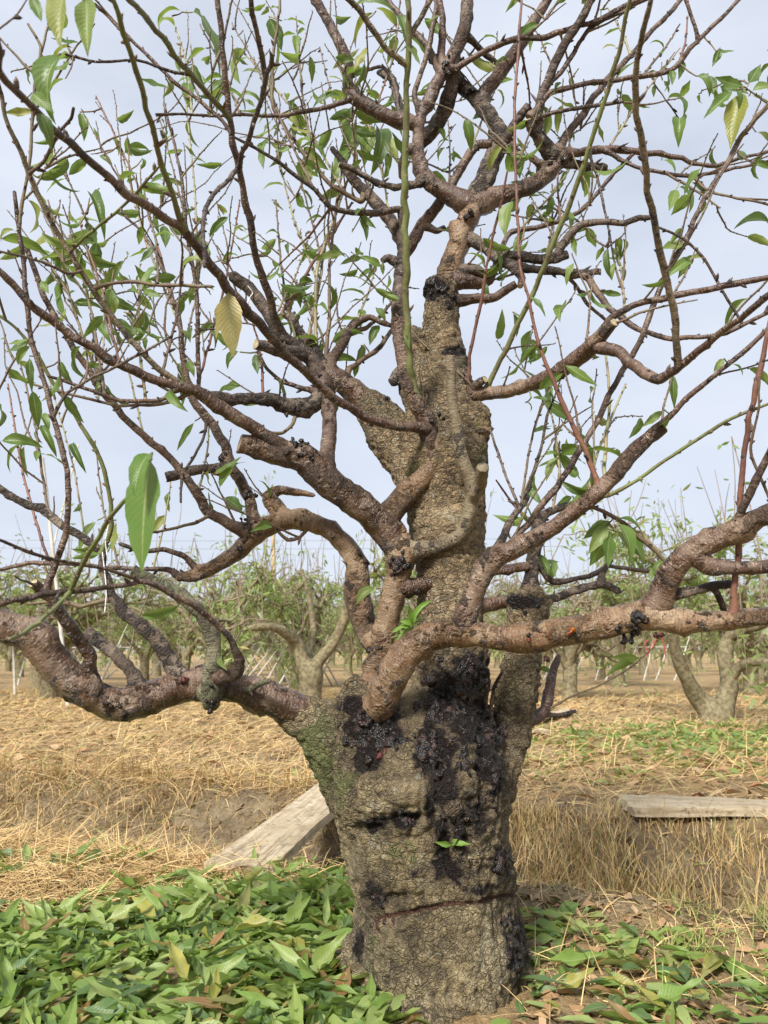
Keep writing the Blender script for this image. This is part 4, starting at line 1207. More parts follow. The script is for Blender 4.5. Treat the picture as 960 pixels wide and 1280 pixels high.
# small leaves on the back shoots
for bid in SHOOTS:
    t = BYID[bid]
    if t['mat'] == 'red' or random.random() < 0.2: continue
    n = len(t['P3'])
    for _ in range(random.choice((1, 2, 2, 3))):
        j = int(random.uniform(0.35, 1) * (n - 1))
        B = t['P3'][j]
        L = random.uniform(0.035, 0.075)
        d = Vector((random.uniform(-1, 1), random.uniform(-1, 1), random.uniform(-1.3, 0.3))).normalized()
        add_leaf(bid, B, B + np.array(d) * L, L * random.uniform(0.24, 0.34))
# a tangle of fine side twigs with small leaves, too thin to pick apart one by one
gf_ = Geo()
fine_leaf = []
rs = np.random.default_rng(909)
hosts = [t for t in TR if t['id'] not in FG and t['kind'] in ('twig', 'branch') and len(t['P3']) > 6]
wts = np.array([np.linalg.norm(np.diff(t['P3'], axis=0), axis=1).sum() * (1.8 if t['px'][:, 1].mean() < 420 else 1.0) * (1.3 if t['px'][:, 0].mean() < 480 else 1.0) * (0.5 if t['px'][:, 1].mean() > 640 else 1) for t in hosts])
wts /= wts.sum()
made = 0
ends = []
for _ in range(430):
    if ends and rs.random() < 0.3:
        P0, d0 = ends[rs.integers(len(ends))]
    else:
        t = hosts[rs.choice(len(hosts), p=wts)]
        j = rs.integers(2, len(t['P3']) - 1)
        P0 = t['P3'][j]
        d0 = t['P3'][j] - t['P3'][j - 1]
        d0 = d0 / (np.linalg.norm(d0) + 1e-9)
    d = np.array(d0) * 0.55 + np.array((rs.normal(0, .55), rs.normal(0.15, .55), 0.55 + rs.normal(0, .35)))
    d /= np.linalg.norm(d)
    L = rs.uniform(0.05, 0.34) * (0.6 if rs.random() < .4 else 1)
    n = max(4, int(L / 0.022))
    pts = [np.array(P0)]
    for k in range(n):
        d = d + rs.normal(0, 0.10, 3) + np.array((0, 0, 0.02)); d /= np.linalg.norm(d)
        pts.append(pts[-1] + d * L / n)
    pts = np.array(pts)
    if pts[:, 1].min() < 0.9: continue
    A, sl = resample(np.hstack([pts, np.linspace(rs.uniform(0.0019, 0.0032), 0.0012, n + 1)[:, None]]), 0.008)
    T, N, B = add_tube(gf_, A[:, :3] - BASE, A[:, 3], 5, sl, 0.0)
    ends.append((pts[len(pts) // 2], d))
    ang = rs.uniform(0, 6.28)
    for i in range(1, len(A), 2):
        out = N[i] * math.cos(ang) + B[i] * math.sin(ang); ang += 2.4
        add_bud(gf_, A[i, :3] - BASE + out * A[i, 3] * .6, out * .7 + T[i], T[i], rs.uniform(.003, .006), .0014, sl[i])
        if rs.random() < 0.12:
            dd = Vector((rs.normal(0, 1), rs.normal(0, 1), rs.normal(-.5, .6))).normalized()
            Ll = rs.uniform(0.04, 0.09)
            k = int(rs.choice((1, 2, 2, 3, 4, 6)))
            fine_leaf.append((leaf_matrix(A[i, :3], A[i, :3] + np.array(dd) * Ll, Ll * rs.uniform(.24, .34), rs.uniform(0, 6.28), k), k, rs.random()))
o = obj('fine_twigs', gf_.mesh('fine_twigs', (M['twig'], M['cut'], M['dark'])), tree)
o['kind'] = 'stuff'
print('FINE', len(fine_leaf))
# a bright young sprout in the fork and a seedling leaf pair on the trunk
branch('sp', 'S', 'twig', 'green', -0.10, '484,800,4 500,795,4 517,783,3', buds=0)
for tx, ty in ((541, 751), (511, 756), (489, 792), (494, 803), (499, 777), (530, 768)):
    B = BYID['sp']['P3'][-1]
    add_leaf('sp', B, at(tx, ty, Y0 - 0.11 + random.uniform(-.02, .02)), 0.014, 'leaf_bright')
h_, n_ = BVH.ray_cast(Vector(CAM), Vector(ray(566, 1060)).normalized())[:2]
branch('sp2', 'T0', 'twig', 'green', h_.y - Y0 - 0.012, '566,1064,4 566,1058,3 566,1056,2.5', buds=0, dy0=h_.y - Y0 + 0.01, flare=False)
BYID['sp2']['P3'][-1] = at(566, 1056, h_.y - 0.012)
for tx, ty in ((543, 1052), (589, 1056), (572, 1049)):
    add_leaf('sp2', BYID['sp2']['P3'][-1], at(tx, ty, h_.y - 0.02), 0.011, 'leaf_bright', 1)
print('LEAVES', NLEAF[0], 'TRACES', len(TR))

# ------------------------------------------------------------------ gum and knots on the trunk and limbs


def trunk_hit(px, py):
    d = Vector(ray(px, py)).normalized()
    h = BVH.ray_cast(Vector(CAM), d)
    return h[0], h[1]


def ico(r, seed, sub=2):
    bm = bmesh.new()
    bmesh.ops.create_icosphere(bm, subdivisions=sub, radius=1)
    rs = np.random.default_rng(seed)
    off = Vector(rs.uniform(0, 50, 3))
    v = []
    for q in bm.verts:
        k = 1 + 0.45 * mnoise.noise(q.co * 1.6 + off) + 0.2 * mnoise.noise(q.co * 4 + off)
        v.append(np.array(q.co) * k * r)
    f = [tuple(x.index for x in fc.verts) for fc in bm.faces]
    bm.free()
    return np.array(v), f


ICO = [ico(1.0, 100 + k, 2) for k in range(6)]


def gum_clump(spots, mat, parent, surf=None, name='gum_clump'):
    """spots: (px, py, spread, n, rmin_px, rmax_px)"""
    g = Geo()
    rs = np.random.default_rng(int(spots[0][0] * 7 + spots[0][1]))
    for x, y, sp, n, r0, r1 in spots:
        for _ in range(n if surf is None else max(2, int(n * 0.7))):
            qx, qy = x + rs.normal(0, sp), y + rs.normal(0, sp * 0.9)
            if surf is None: p, nn = trunk_hit(qx, qy)
            else:
                p = surf(qx, qy); nn = None
            if p is None: continue
            dep = (np.array(p) - CAM) @ FWD
            if surf is None and dep > 2.3: continue
            rr = rs.uniform(r0, r1) * dep / F * (1.0 if surf is None else 0.72)
            v, f = ICO[rs.integers(6)]
            a = rs.uniform(0, 6.28)
            Rz = np.array(((math.cos(a), -math.sin(a), 0), (math.sin(a), math.cos(a), 0), (0, 0, 1)))
            sc3 = np.array((rs.uniform(.75, 1.2), rs.uniform(.6, .9), rs.uniform(.7, 1.25)))
            if nn is not None: p = np.array(p) - np.array(nn) * rr * 0.62
            rr *= math.exp(rs.normal(0, 0.25))
            g.add((v * sc3) @ Rz.T * rr + np.array(p) - BASE, f, np.zeros((len(v), 3)), 0)
    if g.n == 0: return None
    o = obj(name, g.mesh(name, (M[mat],)), parent)
    GUMS.append(o)
    return o


GUMS = []
gum_clump([(468, 915, 17, 60, 3, 8), (495, 925, 9, 16, 3, 7), (445, 905, 12, 20, 2, 6)], 'gum', trunk)
gum_clump([(575, 862, 18, 60, 4, 9), (590, 845, 14, 30, 3, 8), (555, 885, 14, 30, 3, 7)], 'gum', trunk)
gum_clump([(540, 935, 10, 26, 3, 7), (548, 960, 9, 20, 2, 6), (580, 940, 14, 20, 2, 6)], 'gum', trunk)
gum_clump([(612, 915, 9, 26, 3, 7), (618, 932, 8, 10, 3, 6)], 'gum', trunk)
gum_clump([(506, 1026, 7, 12, 3, 7), (498, 1020, 6, 6, 3, 6)], 'gum', trunk)
gum_clump([(469, 1118, 5, 6, 3, 6), (472, 1130, 5, 5, 3, 6)], 'gum', trunk)
gum_clump([(622, 1085, 6, 8, 3, 7), (640, 1075, 4, 4, 3, 5)], 'gum', trunk)
gum_clump([(640, 1190, 6, 14, 3, 6), (636, 1150, 5, 8, 3, 6), (648, 1210, 5, 10, 2, 5)], 'gum', trunk)
gum_clump([(600, 985, 18, 26, 2, 5), (585, 1020, 16, 20, 2, 5), (590, 1090, 16, 12, 2, 5)], 'gum', trunk)
gum_clump([(540, 360, 9, 22, 2, 5), (562, 372, 7, 14, 2, 4), (548, 350, 12, 18, 2, 5)], 'gum', trunk)
gum_clump([(660, 752, 10, 16, 2, 5)], 'gum', trunk)
gum_clump([(497, 470, 8, 24, 3, 7), (492, 495, 7, 14, 2, 6)], 'gum', trunk)
gum_clump([(566, 437, 6, 12, 2, 5)], 'gum', trunk)
gum_clump([(474, 1037, 1, 2, 5, 7)], 'redgum', trunk)
gum_clump([(476, 942, 2, 5, 4, 6)], 'redgum', trunk)
gum_clump([(412, 1028, 1, 2, 5, 7), (400, 1003, 1, 2, 4, 5)], 'gum', trunk)
gum_clump([(484, 1146, 5, 8, 2, 4), (470, 1160, 4, 5, 2, 4), (488, 1160, 3, 5, 2, 4)], 'redgum', trunk)
gum_clump([(468, 1250, 5, 8, 2, 5), (474, 1240, 3, 5, 2, 4)], 'redgum', trunk)


def on_branch(bid, side=(0, -1)):
    def f(x, y):
        t = BYID[bid]
        d = np.hypot(t['px'][:, 0] - x, t['px'][:, 1] - y)
        j = int(d.argmin())
        p = at(x, y, t['Y'][j])
        rr = t['w'][j] * 0.5 * ((p - CAM) @ FWD) / F
        off = min(1.0, d[j] / max(1, t['w'][j] * .5))
        return at(x, y, t['Y'][j] - rr * math.sqrt(max(0.0, 1 - off * off)) * 0.95)
    return f


for bid, spots, mat in (
        ('E', [(788, 790, 9, 26, 3, 8), (795, 775, 8, 14, 3, 8)], 'gum'), ('E', [(660, 800, 6, 10, 2, 5)], 'gum'), ('E', [(685, 791, 2, 3, 3, 5)], 'amber'), ('E', [(717, 793, 2, 3, 3, 5)], 'amber'),
        ('E', [(661, 800, 1, 2, 3, 5)], 'amber'), ('E', [(684, 825, 2, 3, 4, 6)], 'redgum'), ('E', [(826, 796, 3, 4, 3, 5)], 'redgum'), ('E1', [(855, 722, 3, 5, 2, 4)], 'amber'), ('A', [(140, 882, 9, 18, 3, 7), (155, 897, 5, 8, 3, 6)], 'gum'),
        ('A', [(230, 850, 2, 4, 4, 6)], 'redgum'), ('S', [(505, 702, 8, 26, 3, 7), (497, 715, 6, 14, 3, 6)], 'gum'), ('S', [(468, 812, 5, 10, 3, 6)], 'gum'), ('C', [(378, 565, 10, 26, 3, 7), (390, 560, 7, 12, 3, 6)], 'gum'),
        ('D', [(308, 660, 8, 18, 3, 6), (300, 690, 6, 12, 2, 5)], 'gum'), ('D2', [(310, 618, 5, 14, 2, 5), (278, 572, 4, 6, 3, 5)], 'gum'), ('D', [(447, 705, 8, 14, 2, 5)], 'gum'), ('Rr', [(540, 522, 5, 10, 3, 6)], 'gum'),
        ('W', [(516, 740, 5, 12, 3, 6)], 'gum'), ('J', [(560, 488, 6, 12, 3, 7)], 'gum'), ('J', [(738, 453, 3, 4, 3, 4)], 'amber'), ('M', [(405, 485, 8, 20, 3, 6)], 'gum'), ('Fl', [(372, 512, 8, 16, 3, 6)], 'gum'),
        ('M2', [(478, 506, 6, 16, 3, 6)], 'gum'), ('L', [(590, 262, 6, 14, 2, 5)], 'gum'), ('O', [(690, 200, 6, 12, 2, 5)], 'gum'), ('L2', [(622, 170, 6, 12, 2, 5), (585, 112, 5, 10, 2, 4)], 'gum'), ('N', [(566, 80, 8, 16, 2, 5), (545, 232, 4, 6, 2, 4)], 'gum'),
        ('D2s', [(272, 594, 2, 3, 3, 5)], 'amber'), ('A1', [(265, 880, 6, 10, 3, 6), (272, 850, 6, 8, 3, 5)], 'gum')):
    gum_clump(spots, mat, BYID[bid]['obj'], on_branch(bid))

# fuse each clump into one craggy crust
for o in GUMS:
    md = o.modifiers.new('r', 'REMESH'); md.mode = 'VOXEL'; md.voxel_size = 0.0019
    md = o.modifiers.new('s', 'SMOOTH'); md.factor = 0.4; md.iterations = 2
dg = bpy.context.evaluated_depsgraph_get()
for o in GUMS:
    nm = bpy.data.meshes.new_from_object(o.evaluated_get(dg))
    n_ = len(nm.vertices)
    if n_ == 0: continue
    v = np.empty(n_ * 3); nm.vertices.foreach_get('co', v); v = v.reshape(-1, 3)
    nn = np.empty(n_ * 3); nm.vertices.foreach_get('normal', nn); nn = nn.reshape(-1, 3)
    d = np.array([0.0030 * mnoise.noise(Vector(p * 130)) + 0.0018 * mnoise.noise(Vector(p * 300)) for p in v])
    nm.vertices.foreach_set('co', (v + nn * d[:, None]).ravel())
    nm.polygons.foreach_set('use_smooth', np.ones(len(nm.polygons), dtype=bool))
    mt = o.data.materials[0]
    o.modifiers.clear()
    nm.materials.clear(); nm.materials.append(mt)
    nm.update()
    # lumps that do not touch become gum clumps of their own
    par = list(range(n_))
    def find(i):
        while par[i] != i:
            par[i] = par[par[i]]; i = par[i]
        return i
    for e_ in nm.edges:
        a_, c_ = find(e_.vertices[0]), find(e_.vertices[1])
        if a_ != c_: par[a_] = c_
    comp = {}
    for i in range(n_): comp.setdefault(find(i), []).append(i)
    parts = sorted(comp.values(), key=len, reverse=True)
    if len(parts) == 1:
        o.data = nm
        continue
    co = v + nn * d[:, None]
    faces = [tuple(p.vertices) for p in nm.polygons]
    for q, ids in enumerate(parts):
        if q and len(ids) < 90: continue
        mp_ = {i: k for k, i in enumerate(ids)}
        m2 = mesh_from('gum_clump', co[ids], [tuple(mp_[i] for i in f) for f in faces if f[0] in mp_], None, None, True, (mt,))
        if q == 0: o.data = m2
        else: obj('gum_clump', m2, o.parent)

# pale flaking bark strip and bits of white tying string
def ribbon(name, pts, wd, mat, parent, off=BASE):
    P = np.asarray(pts, float)
    g = Geo()
    A, sl = resample(np.hstack([catmull(P, 6), np.zeros((len(catmull(P, 6)), 1))]), 0.006)
    add_tube(g, A[:, :3] - off, np.full(len(A), wd), 5, sl, 0.0)
    return obj(name, g.mesh(name, (M[mat],)), parent)


for bid, pts in (('A4', [(128, 690), (131, 715), (133, 740), (131, 765)]), ('A4', [(136, 655), (132, 675), (134, 695)]), ('M1', [(310, 358), (316, 366), (312, 372), (310, 380)])):
    t = BYID[bid]
    ribbon('tying_string', [at(x, y, near_Y(x, y, [bid])[1] - 0.014) for x, y in pts], 0.0013, 'string', t['obj'])


# ------------------------------------------------------------------ fallen leaves: a thick drift left of the trunk, a thin scatter right
def fall_matrix(x, y, z, tilt, yaw, L, wd, roll):
    return Matrix.Translation((x, y, z)) @ Matrix.Rotation(yaw, 4, 'Z') @ Matrix.Rotation(tilt, 4, 'X') @ Matrix.Rotation(roll, 4, 'Y') @ Matrix.Diagonal((wd, L, L, 1))


def drift_edge(px):
    return np.interp(px, [-200, 0, 60, 130, 200, 300, 380, 440], [1150, 1146, 1140, 1130, 1112, 1096, 1092, 1100]) + 7 * math.sin(px * 0.09) + 5 * math.sin(px * 0.23)


fl = []
tries = 0
while len(fl) < 3900 and tries < 60000:
    tries += 1
    x, y = random.uniform(-1.45, 0.05), random.uniform(1.12, 2.75)
    if math.hypot(x - 0.12, y - Y0) < 0.20: continue
    u, v_, d = proj((x, y, float(ground_z(x, y))))
    if v_ < drift_edge(u) - random.expovariate(1 / 4.0): continue
    if u < -330 or v_ > 1600: continue
    layer = random.random() ** 0.7
    lim = max(0.15, min(1, (v_ - drift_edge(u)) / 40))
    z = float(ground_z(x, y)) + 0.006 + 0.030 * layer * lim
    fl.append((x, y, z, layer, 'left', v_, u))
n_left = len(fl)
tries = 0
while len(fl) - n_left < 520 and tries < 20000:
    tries += 1
    x, y = random.uniform(0.22, 1.35), random.uniform(1.2, 2.3)
    u, v_, d = proj((x, y, float(ground_z(x, y))))
    if v_ < 1128 + (u - 650) * 0.22 + 8 * math.sin(u * 0.05): continue
    if math.hypot(x - 0.80, y - 1.80) < 0.085 or math.hypot(x - 0.62, y - 2.02) < 0.08: continue
    fl.append((x, y, float(ground_z(x, y)) + 0.006 + 0.016 * random.random(), random.random(), 'right', v_, u))
for _ in range(130):      # stray patch on the edge of the ditch
    x, y = random.gauss(-1.15, 0.22), random.gauss(2.52, 0.07)
    fl.append((x, y, float(ground_z(x, y)) + 0.012, 0.2, 'edge', 0, 0))
fl2 = []
for q in fl:
    L = random.uniform(0.060, 0.132)
    fl2.append((q, L, L * random.uniform(0.19, 0.27), random.gauss(0.02, 0.12), random.uniform(0, 6.28), random.gauss(0, 0.30), random.choice((0, 0, 1, 1, 2, 3, 5, 6, 7, 8))))
inview = [q for q in fl2 if q[0][4] != 'edge' and -20 < q[0][6] < 980 and q[0][5] < 1300]
L_top = sorted([q for q in inview if q[0][4] == 'left'], key=lambda q: -(q[0][5] / 150.0 + 2.6 * q[0][3]))[:205]
R_top = sorted([q for q in inview if q[0][4] == 'right'], key=lambda q: -q[0][5])[:95]
chosen = set(id(q) for q in L_top + R_top)
for q in L_top + R_top:
    (x, y, z, lay, zone, v_, u), L, wd, tilt, yaw, roll, k = q
    ck = random.choices(range(5), (28, 30, 22, 11, 9))[0]
    o = obj('fallen_leaf', leaf_mesh(k, 'fall%d' % ck))
    cn = ('dark bluish green', 'mid green', 'light green', 'yellowing', 'brown')[ck] + ' ' + {0: 'flat', 1: 'slightly arched', 2: 'strongly arched', 3: 'upturned', 5: 'lightly folded', 6: 'twisted', 7: 'tightly folded', 8: 'curled'}[k]
    o.matrix_basis = fall_matrix(x, y, z + 0.004, tilt, yaw, L, wd, roll)
    if zone == 'left': tag(o, cn + ' fallen leaf on the thick drift beside the slanting plank', 'leaf', cn + ' leaves on the thick drift')
    else: tag(o, cn + ' fallen leaf in the thin scatter beside the dirt clods', 'leaf', cn + ' leaves in the thin scatter')


def joined_leaves(name, items, mat):
    V, Fc, U, T_ = [], [], [], []
    n = 0
    for (mw, k, tint) in items:
        v, f, uv = LV[k]
        m = np.array(mw)
        V.append(v @ m[:3, :3].T + m[:3, 3]); U.append(uv); T_.append(np.full(len(v), tint))
        Fc += [tuple(i + n for i in q) for q in f]
        n += len(v)
    return obj(name, mesh_from(name, np.vstack(V), Fc, {'tint': ('FLOAT', np.concatenate(T_))}, np.vstack(U), True, (M[mat],)))


items = []
for q in fl2:
    if id(q) in chosen: continue
    (x, y, z, lay, zone, v_, u), L, wd, tilt, yaw, roll, k = q
    items.append((fall_matrix(x, y, z, tilt, yaw, L, wd, roll), k, random.random()))
# leaves under the right-hand neighbour and across the field
cx, cy = 3.2, 6.6
for _ in range(1500):
    x, y = random.gauss(2.7, 0.95), random.gauss(5.9, 0.75)
    if ditch_s(x, y) < 3.9: continue
    L = random.uniform(0.08, 0.13)
    items.append((fall_matrix(x, y, float(ground_z(x, y)) + 0.012 + 0.01 * random.random(), random.gauss(0, .22), random.uniform(0, 6.28), L, L * .3, random.gauss(0, .3)), random.choice((0, 1, 3, 5)), random.random() * 0.9))
for _ in range(420):
    x, y = random.uniform(0.4, 2.2), random.uniform(4.0, 6.0)
    if ditch_s(x, y) < 3.9: continue
    L = random.uniform(0.07, 0.12)
    items.append((fall_matrix(x, y, float(ground_z(x, y)) + 0.012, random.gauss(0, .2), random.uniform(0, 6.28), L, L * .3, random.gauss(0, .3)), random.choice((0, 1, 3)), 0.88 + random.random() * .12))
o = joined_leaves('foliage', fine_leaf, 'leaf_attr')
o.parent = tree
o.matrix_basis = Matrix.Translation(-Vector(BASE))
o['kind'] = 'stuff'
tag(joined_leaves('leaf_drift', items, 'leaf_fall_stuff'), 'drift of fallen green peach leaves covering the soil', 'leaves', kind='stuff')


# ------------------------------------------------------------------ dry grass: ribbons of straw, upright on the banks, lying on the field
def blades(name, n, sample, seed, mat='straw', lab=None):
    rs = np.random.default_rng(seed)
    x, y, L, wd, elev, yaw, tint, curl = sample(rs, n)
    n = len(x)
    z0 = ground_z(x, y)
    K = 4
    pts = np.zeros((n, K, 3))
    px_, py_, pz_ = x.copy(), y.copy(), z0.copy() - 0.004
    el = elev.copy()
    dx, dy_ = np.cos(yaw), np.sin(yaw)
    for k in range(K):
        pts[:, k] = np.stack([px_, py_, pz_], 1)
        seg = L / (K - 1)
        px_ = px_ + np.cos(el) * dx * seg
        py_ = py_ + np.cos(el) * dy_ * seg
        pz_ = pz_ + np.sin(el) * seg
        pz_ = np.maximum(pz_, ground_z(px_, py_) + 0.004 + 0.012 * rs.random(n))
        el = el - curl
    side = np.stack([-dy_, dx, 0.5 * rs.normal(size=n)], 1)
    side /= np.linalg.norm(side, axis=1)[:, None]
    taper = np.array((1.0, 0.9, 0.65, 0.12))
    V = np.stack([pts - side[:, None] * (wd[:, None] * taper[None])[..., None] * .5, pts + side[:, None] * (wd[:, None] * taper[None])[..., None] * .5], 2).reshape(-1, 3)
    base = (np.arange(n) * K * 2)[:, None]
    f = np.concatenate([np.stack([base[:, 0] + 2 * k, base[:, 0] + 2 * k + 1, base[:, 0] + 2 * k + 3, base[:, 0] + 2 * k + 2], 1) for k in range(K - 1)])
    me = bpy.data.meshes.new(name)
    me.vertices.add(len(V)); me.vertices.foreach_set('co', V.astype(np.float32).ravel())
    me.loops.add(len(f) * 4); me.loops.foreach_set('vertex_index', f.astype(np.int32).ravel())
    me.polygons.add(len(f)); me.polygons.foreach_set('loop_start', np.arange(0, len(f) * 4, 4, dtype=np.int32))
    a = me.attributes.new('tint', 'FLOAT', 'POINT'); a.data.foreach_set('value', np.repeat(tint, K * 2).astype(np.float32))
    me.materials.append(M[mat])
    me.update(calc_edges=True); me.validate()
    o = obj(name, me)
    return tag(o, lab, 'grass', kind='stuff')


def clump(rs, n, x0, x1, y0, y1, nc, sp):
    cx_ = rs.uniform(x0, x1, nc); cy_ = rs.uniform(y0, y1, nc)
    k = rs.integers(0, nc, n)
    return cx_[k] + rs.normal(0, sp, n), cy_[k] + rs.normal(0, sp, n)


def tinted(rs, n, green):
    t = np.clip(rs.beta(2.2, 2.0, n) * 0.9, 0, 0.9)
    return np.where(rs.random(n) < green, rs.uniform(0.92, 1.0, n), t)


def bank_right(rs, n):
    x, y = clump(rs, n, 0.25, 2.6, 1.5, 3.6, 420, 0.06)
    s = ditch_s(x, y)
    ok = (s > 2.62) & (s < 3.68) & (x > 0.22)
    x, y = x[ok], y[ok]; m = len(x)
    return x, y, rs.uniform(0.10, 0.30, m) * np.where(ditch_s(x, y) > 3.3, 0.42, 1.0), rs.uniform(0.0022, 0.0042, m), rs.normal(1.12, 0.30, m), rs.uniform(0, 6.28, m), tinted(rs, m, 0.10), rs.uniform(0.05, 0.42, m)


def bank_left(rs, n):
    x, y = clump(rs, n, -3.2, 0.3, 2.6, 5.0, 330, 0.09)
    s = ditch_s(x, y)
    ok = (s > 2.75) & (s < 3.9)
    x, y = x[ok], y[ok]; m = len(x)
    return x, y, rs.uniform(0.08, 0.26, m), rs.uniform(0.0022, 0.004, m), rs.normal(0.75, 0.45, m), rs.normal(-1.5, 1.1, m), tinted(rs, m, 0.08), rs.uniform(0.15, 0.7, m)


def lip(rs, n):
    x = rs.uniform(-2.2, 0.1, n); s = rs.normal(2.33, 0.17, n)
    y = s - 0.36 * x
    ok = (y > 2.05) & (np.array([proj((a, b_, 0))[1] - drift_edge(proj((a, b_, 0))[0]) for a, b_ in zip(x, y)]) < 10)
    x, y = x[ok], y[ok]; m = len(x)
    return x, y, rs.uniform(0.08, 0.22, m), rs.uniform(0.0022, 0.0045, m), np.abs(rs.normal(0.08, 0.25, m)), rs.uniform(0, 6.28, m), tinted(rs, m, 0.03), rs.uniform(0.0, 0.3, m)


def field(rs, n):
    d = rs.uniform(3.4, 13, n) ** 1.0
    x = rs.uniform(-0.75, 0.75, n) * d
    y = d
    s = ditch_s(x, y)
    dens = 0.45 + 0.55 * wob(x, y, 1.6)
    ok = (s > 3.6) & (rs.random(n) < np.clip(dens + 0.18 * (x < 0.3), 0.06, 1))
    x, y, d = x[ok], y[ok], d[ok]; m = len(x)
    return x, y, rs.uniform(0.10, 0.32, m), 0.0018 + 0.00046 * d * rs.uniform(0.6, 1.3, m), np.abs(rs.normal(0.12, 0.28, m)), rs.normal(0.6, 1.2, m), tinted(rs, m, 0.06), rs.uniform(0.0, 0.35, m)


def straggle(rs, n):
    x = rs.uniform(-1.2, 1.3, n); y = rs.uniform(1.5, 2.35, n)
    ok = (x > 0.25)
    x, y = x[ok], y[ok]; m = len(x)
    return x, y, rs.uniform(0.04, 0.16, m), rs.uniform(0.0015, 0.003, m), np.abs(rs.normal(0.2, 0.35, m)), rs.uniform(0, 6.28, m), tinted(rs, m, 0.2), rs.uniform(0.0, 0.3, m)


def green_tuft(rs, n):
    x, y = clump(rs, n, 0.65, 1.5, 1.75, 2.3, 16, 0.035)
    m = n
    return x, y, rs.uniform(0.03, 0.09, m), rs.uniform(0.002, 0.0035, m), rs.normal(1.0, 0.3, m), rs.uniform(0, 6.28, m), rs.uniform(0.93, 1.0, m), rs.uniform(0.0, 0.4, m)


blades('dry_grass', 24000, bank_right, 1, lab='tall dry straw-coloured grass on the ditch bank below the flat plank')
blades('dry_grass', 17000, bank_left, 2, lab='bent dry grass hanging over the far ditch bank behind the drift')
blades('dry_grass', 12000, lip, 3, lab='flattened straw along the near lip of the ditch')


def lip_edge(rs, n):
    x = rs.uniform(-2.0, -0.35, n); y = rs.uniform(2.0, 2.75, n)
    u_ = np.array([proj((a, b_, 0))[:2] for a, b_ in zip(x, y)])
    gap_ = u_[:, 1] - np.array([drift_edge(q) for q in u_[:, 0]])
    ok = (gap_ < 8) & (gap_ > -75)
    x, y = x[ok], y[ok]; m = len(x)
    return x, y, rs.uniform(0.06, 0.20, m), rs.uniform(0.0018, 0.0038, m), np.abs(rs.normal(0.06, 0.2, m)), rs.uniform(0, 6.28, m), tinted(rs, m, 0.03), rs.uniform(0.0, 0.3, m)


blades('dry_grass', 9000, lip_edge, 8, lab='loose straw strewn between the leaf drift and the ditch lip')
blades('dry_grass', 64000, field, 4, lab='matted straw lying over the orchard floor')
blades('dry_grass', 3200, straggle, 5, lab='short straw stalks among the thin scatter of leaves')
blades('green_grass', 600, green_tuft, 6, lab='small green grass tufts beside the dirt clods')


def litter(rs_seed):
    rs = np.random.default_rng(rs_seed)
    V, Fc, T_ = [], [], []
    n = 0
    for _ in range(5200):
        d = rs.uniform(3.5, 11)
        x = rs.uniform(-0.7, 0.7) * d
        if ditch_s(x, d) < 3.7 or wob(x, d, 1.1) + 0.3 * rs.normal() < 0: continue
        z = float(ground_z(x, d)) + 0.012
        L = rs.uniform(0.04, 0.10); w_ = L * rs.uniform(0.25, 0.4); a = rs.uniform(0, 6.28)
        c, s = math.cos(a), math.sin(a)
        for (lx, ly, lz) in ((0, -L / 2, 0), (w_ / 2, 0, rs.uniform(-.4, 1) * w_), (0, L / 2, rs.uniform(0, .3) * L), (-w_ / 2, 0, rs.uniform(-.4, 1) * w_)):
            V.append((x + lx * c - ly * s, d + lx * s + ly * c, z + lz))
        Fc.append((n, n + 1, n + 2, n + 3)); T_ += [rs.random()] * 4; n += 4
    return tag(obj('leaf_litter', mesh_from('leaf_litter', V, Fc, {'tint': ('FLOAT', T_)}, None, False, (M['dry_leaf'],))), 'dry brown leaf litter strewn over the orchard floor', 'leaves', kind='stuff')


litter(9)


def crumbs(seed):
    """soil crumbs and clods of the mound and the ditch banks"""
    rs = np.random.default_rng(seed)
    bm = bmesh.new(); bmesh.ops.create_icosphere(bm, subdivisions=1, radius=1)
    bv = np.array([tuple(v.co) for v in bm.verts]); bf = [tuple(v.index for v in f.verts) for f in bm.faces]; bm.free()
    V, Fc = [], []
    n = 0
    cnt = 0
    while cnt < 7000:
        zone = rs.random()
        if zone < 0.45: x, y = rs.uniform(0.22, 1.5), rs.uniform(1.35, 2.45)
        elif zone < 0.55: x, y = rs.uniform(-1.6, -0.3), rs.uniform(2.2, 2.8)
        else:
            x = rs.uniform(-2.6, 1.8); y = rs.uniform(2.6, 3.75) - 0.36 * x
        r = 0.0028 * math.exp(abs(rs.normal(0, 0.75))) * (1.7 if zone > 0.55 else 1.0)
        r = min(r, 0.022)
        k = 1 + 0.28 * rs.normal(size=len(bv))
        sc3 = np.array((rs.uniform(.7, 1.5), rs.uniform(.7, 1.3), rs.uniform(.5, .9)))
        V.append(bv * np.clip(k, .5, 1.5)[:, None] * r * sc3 + np.array((x, y, float(ground_z(x, y)) + r * 0.15)))
        Fc += [tuple(i + n for i in f) for f in bf]
        n += len(bv); cnt += 1
    V = np.vstack(V)
    return tag(obj('soil_crumbs', mesh_from('soil_crumbs', V, Fc, {'bank': ('FLOAT', np.full(len(V), 0.5))}, None, False, (M['ground'],))), 'crumbs and small clods of dry soil on mound and ditch banks', 'soil', kind='stuff')


crumbs(31)


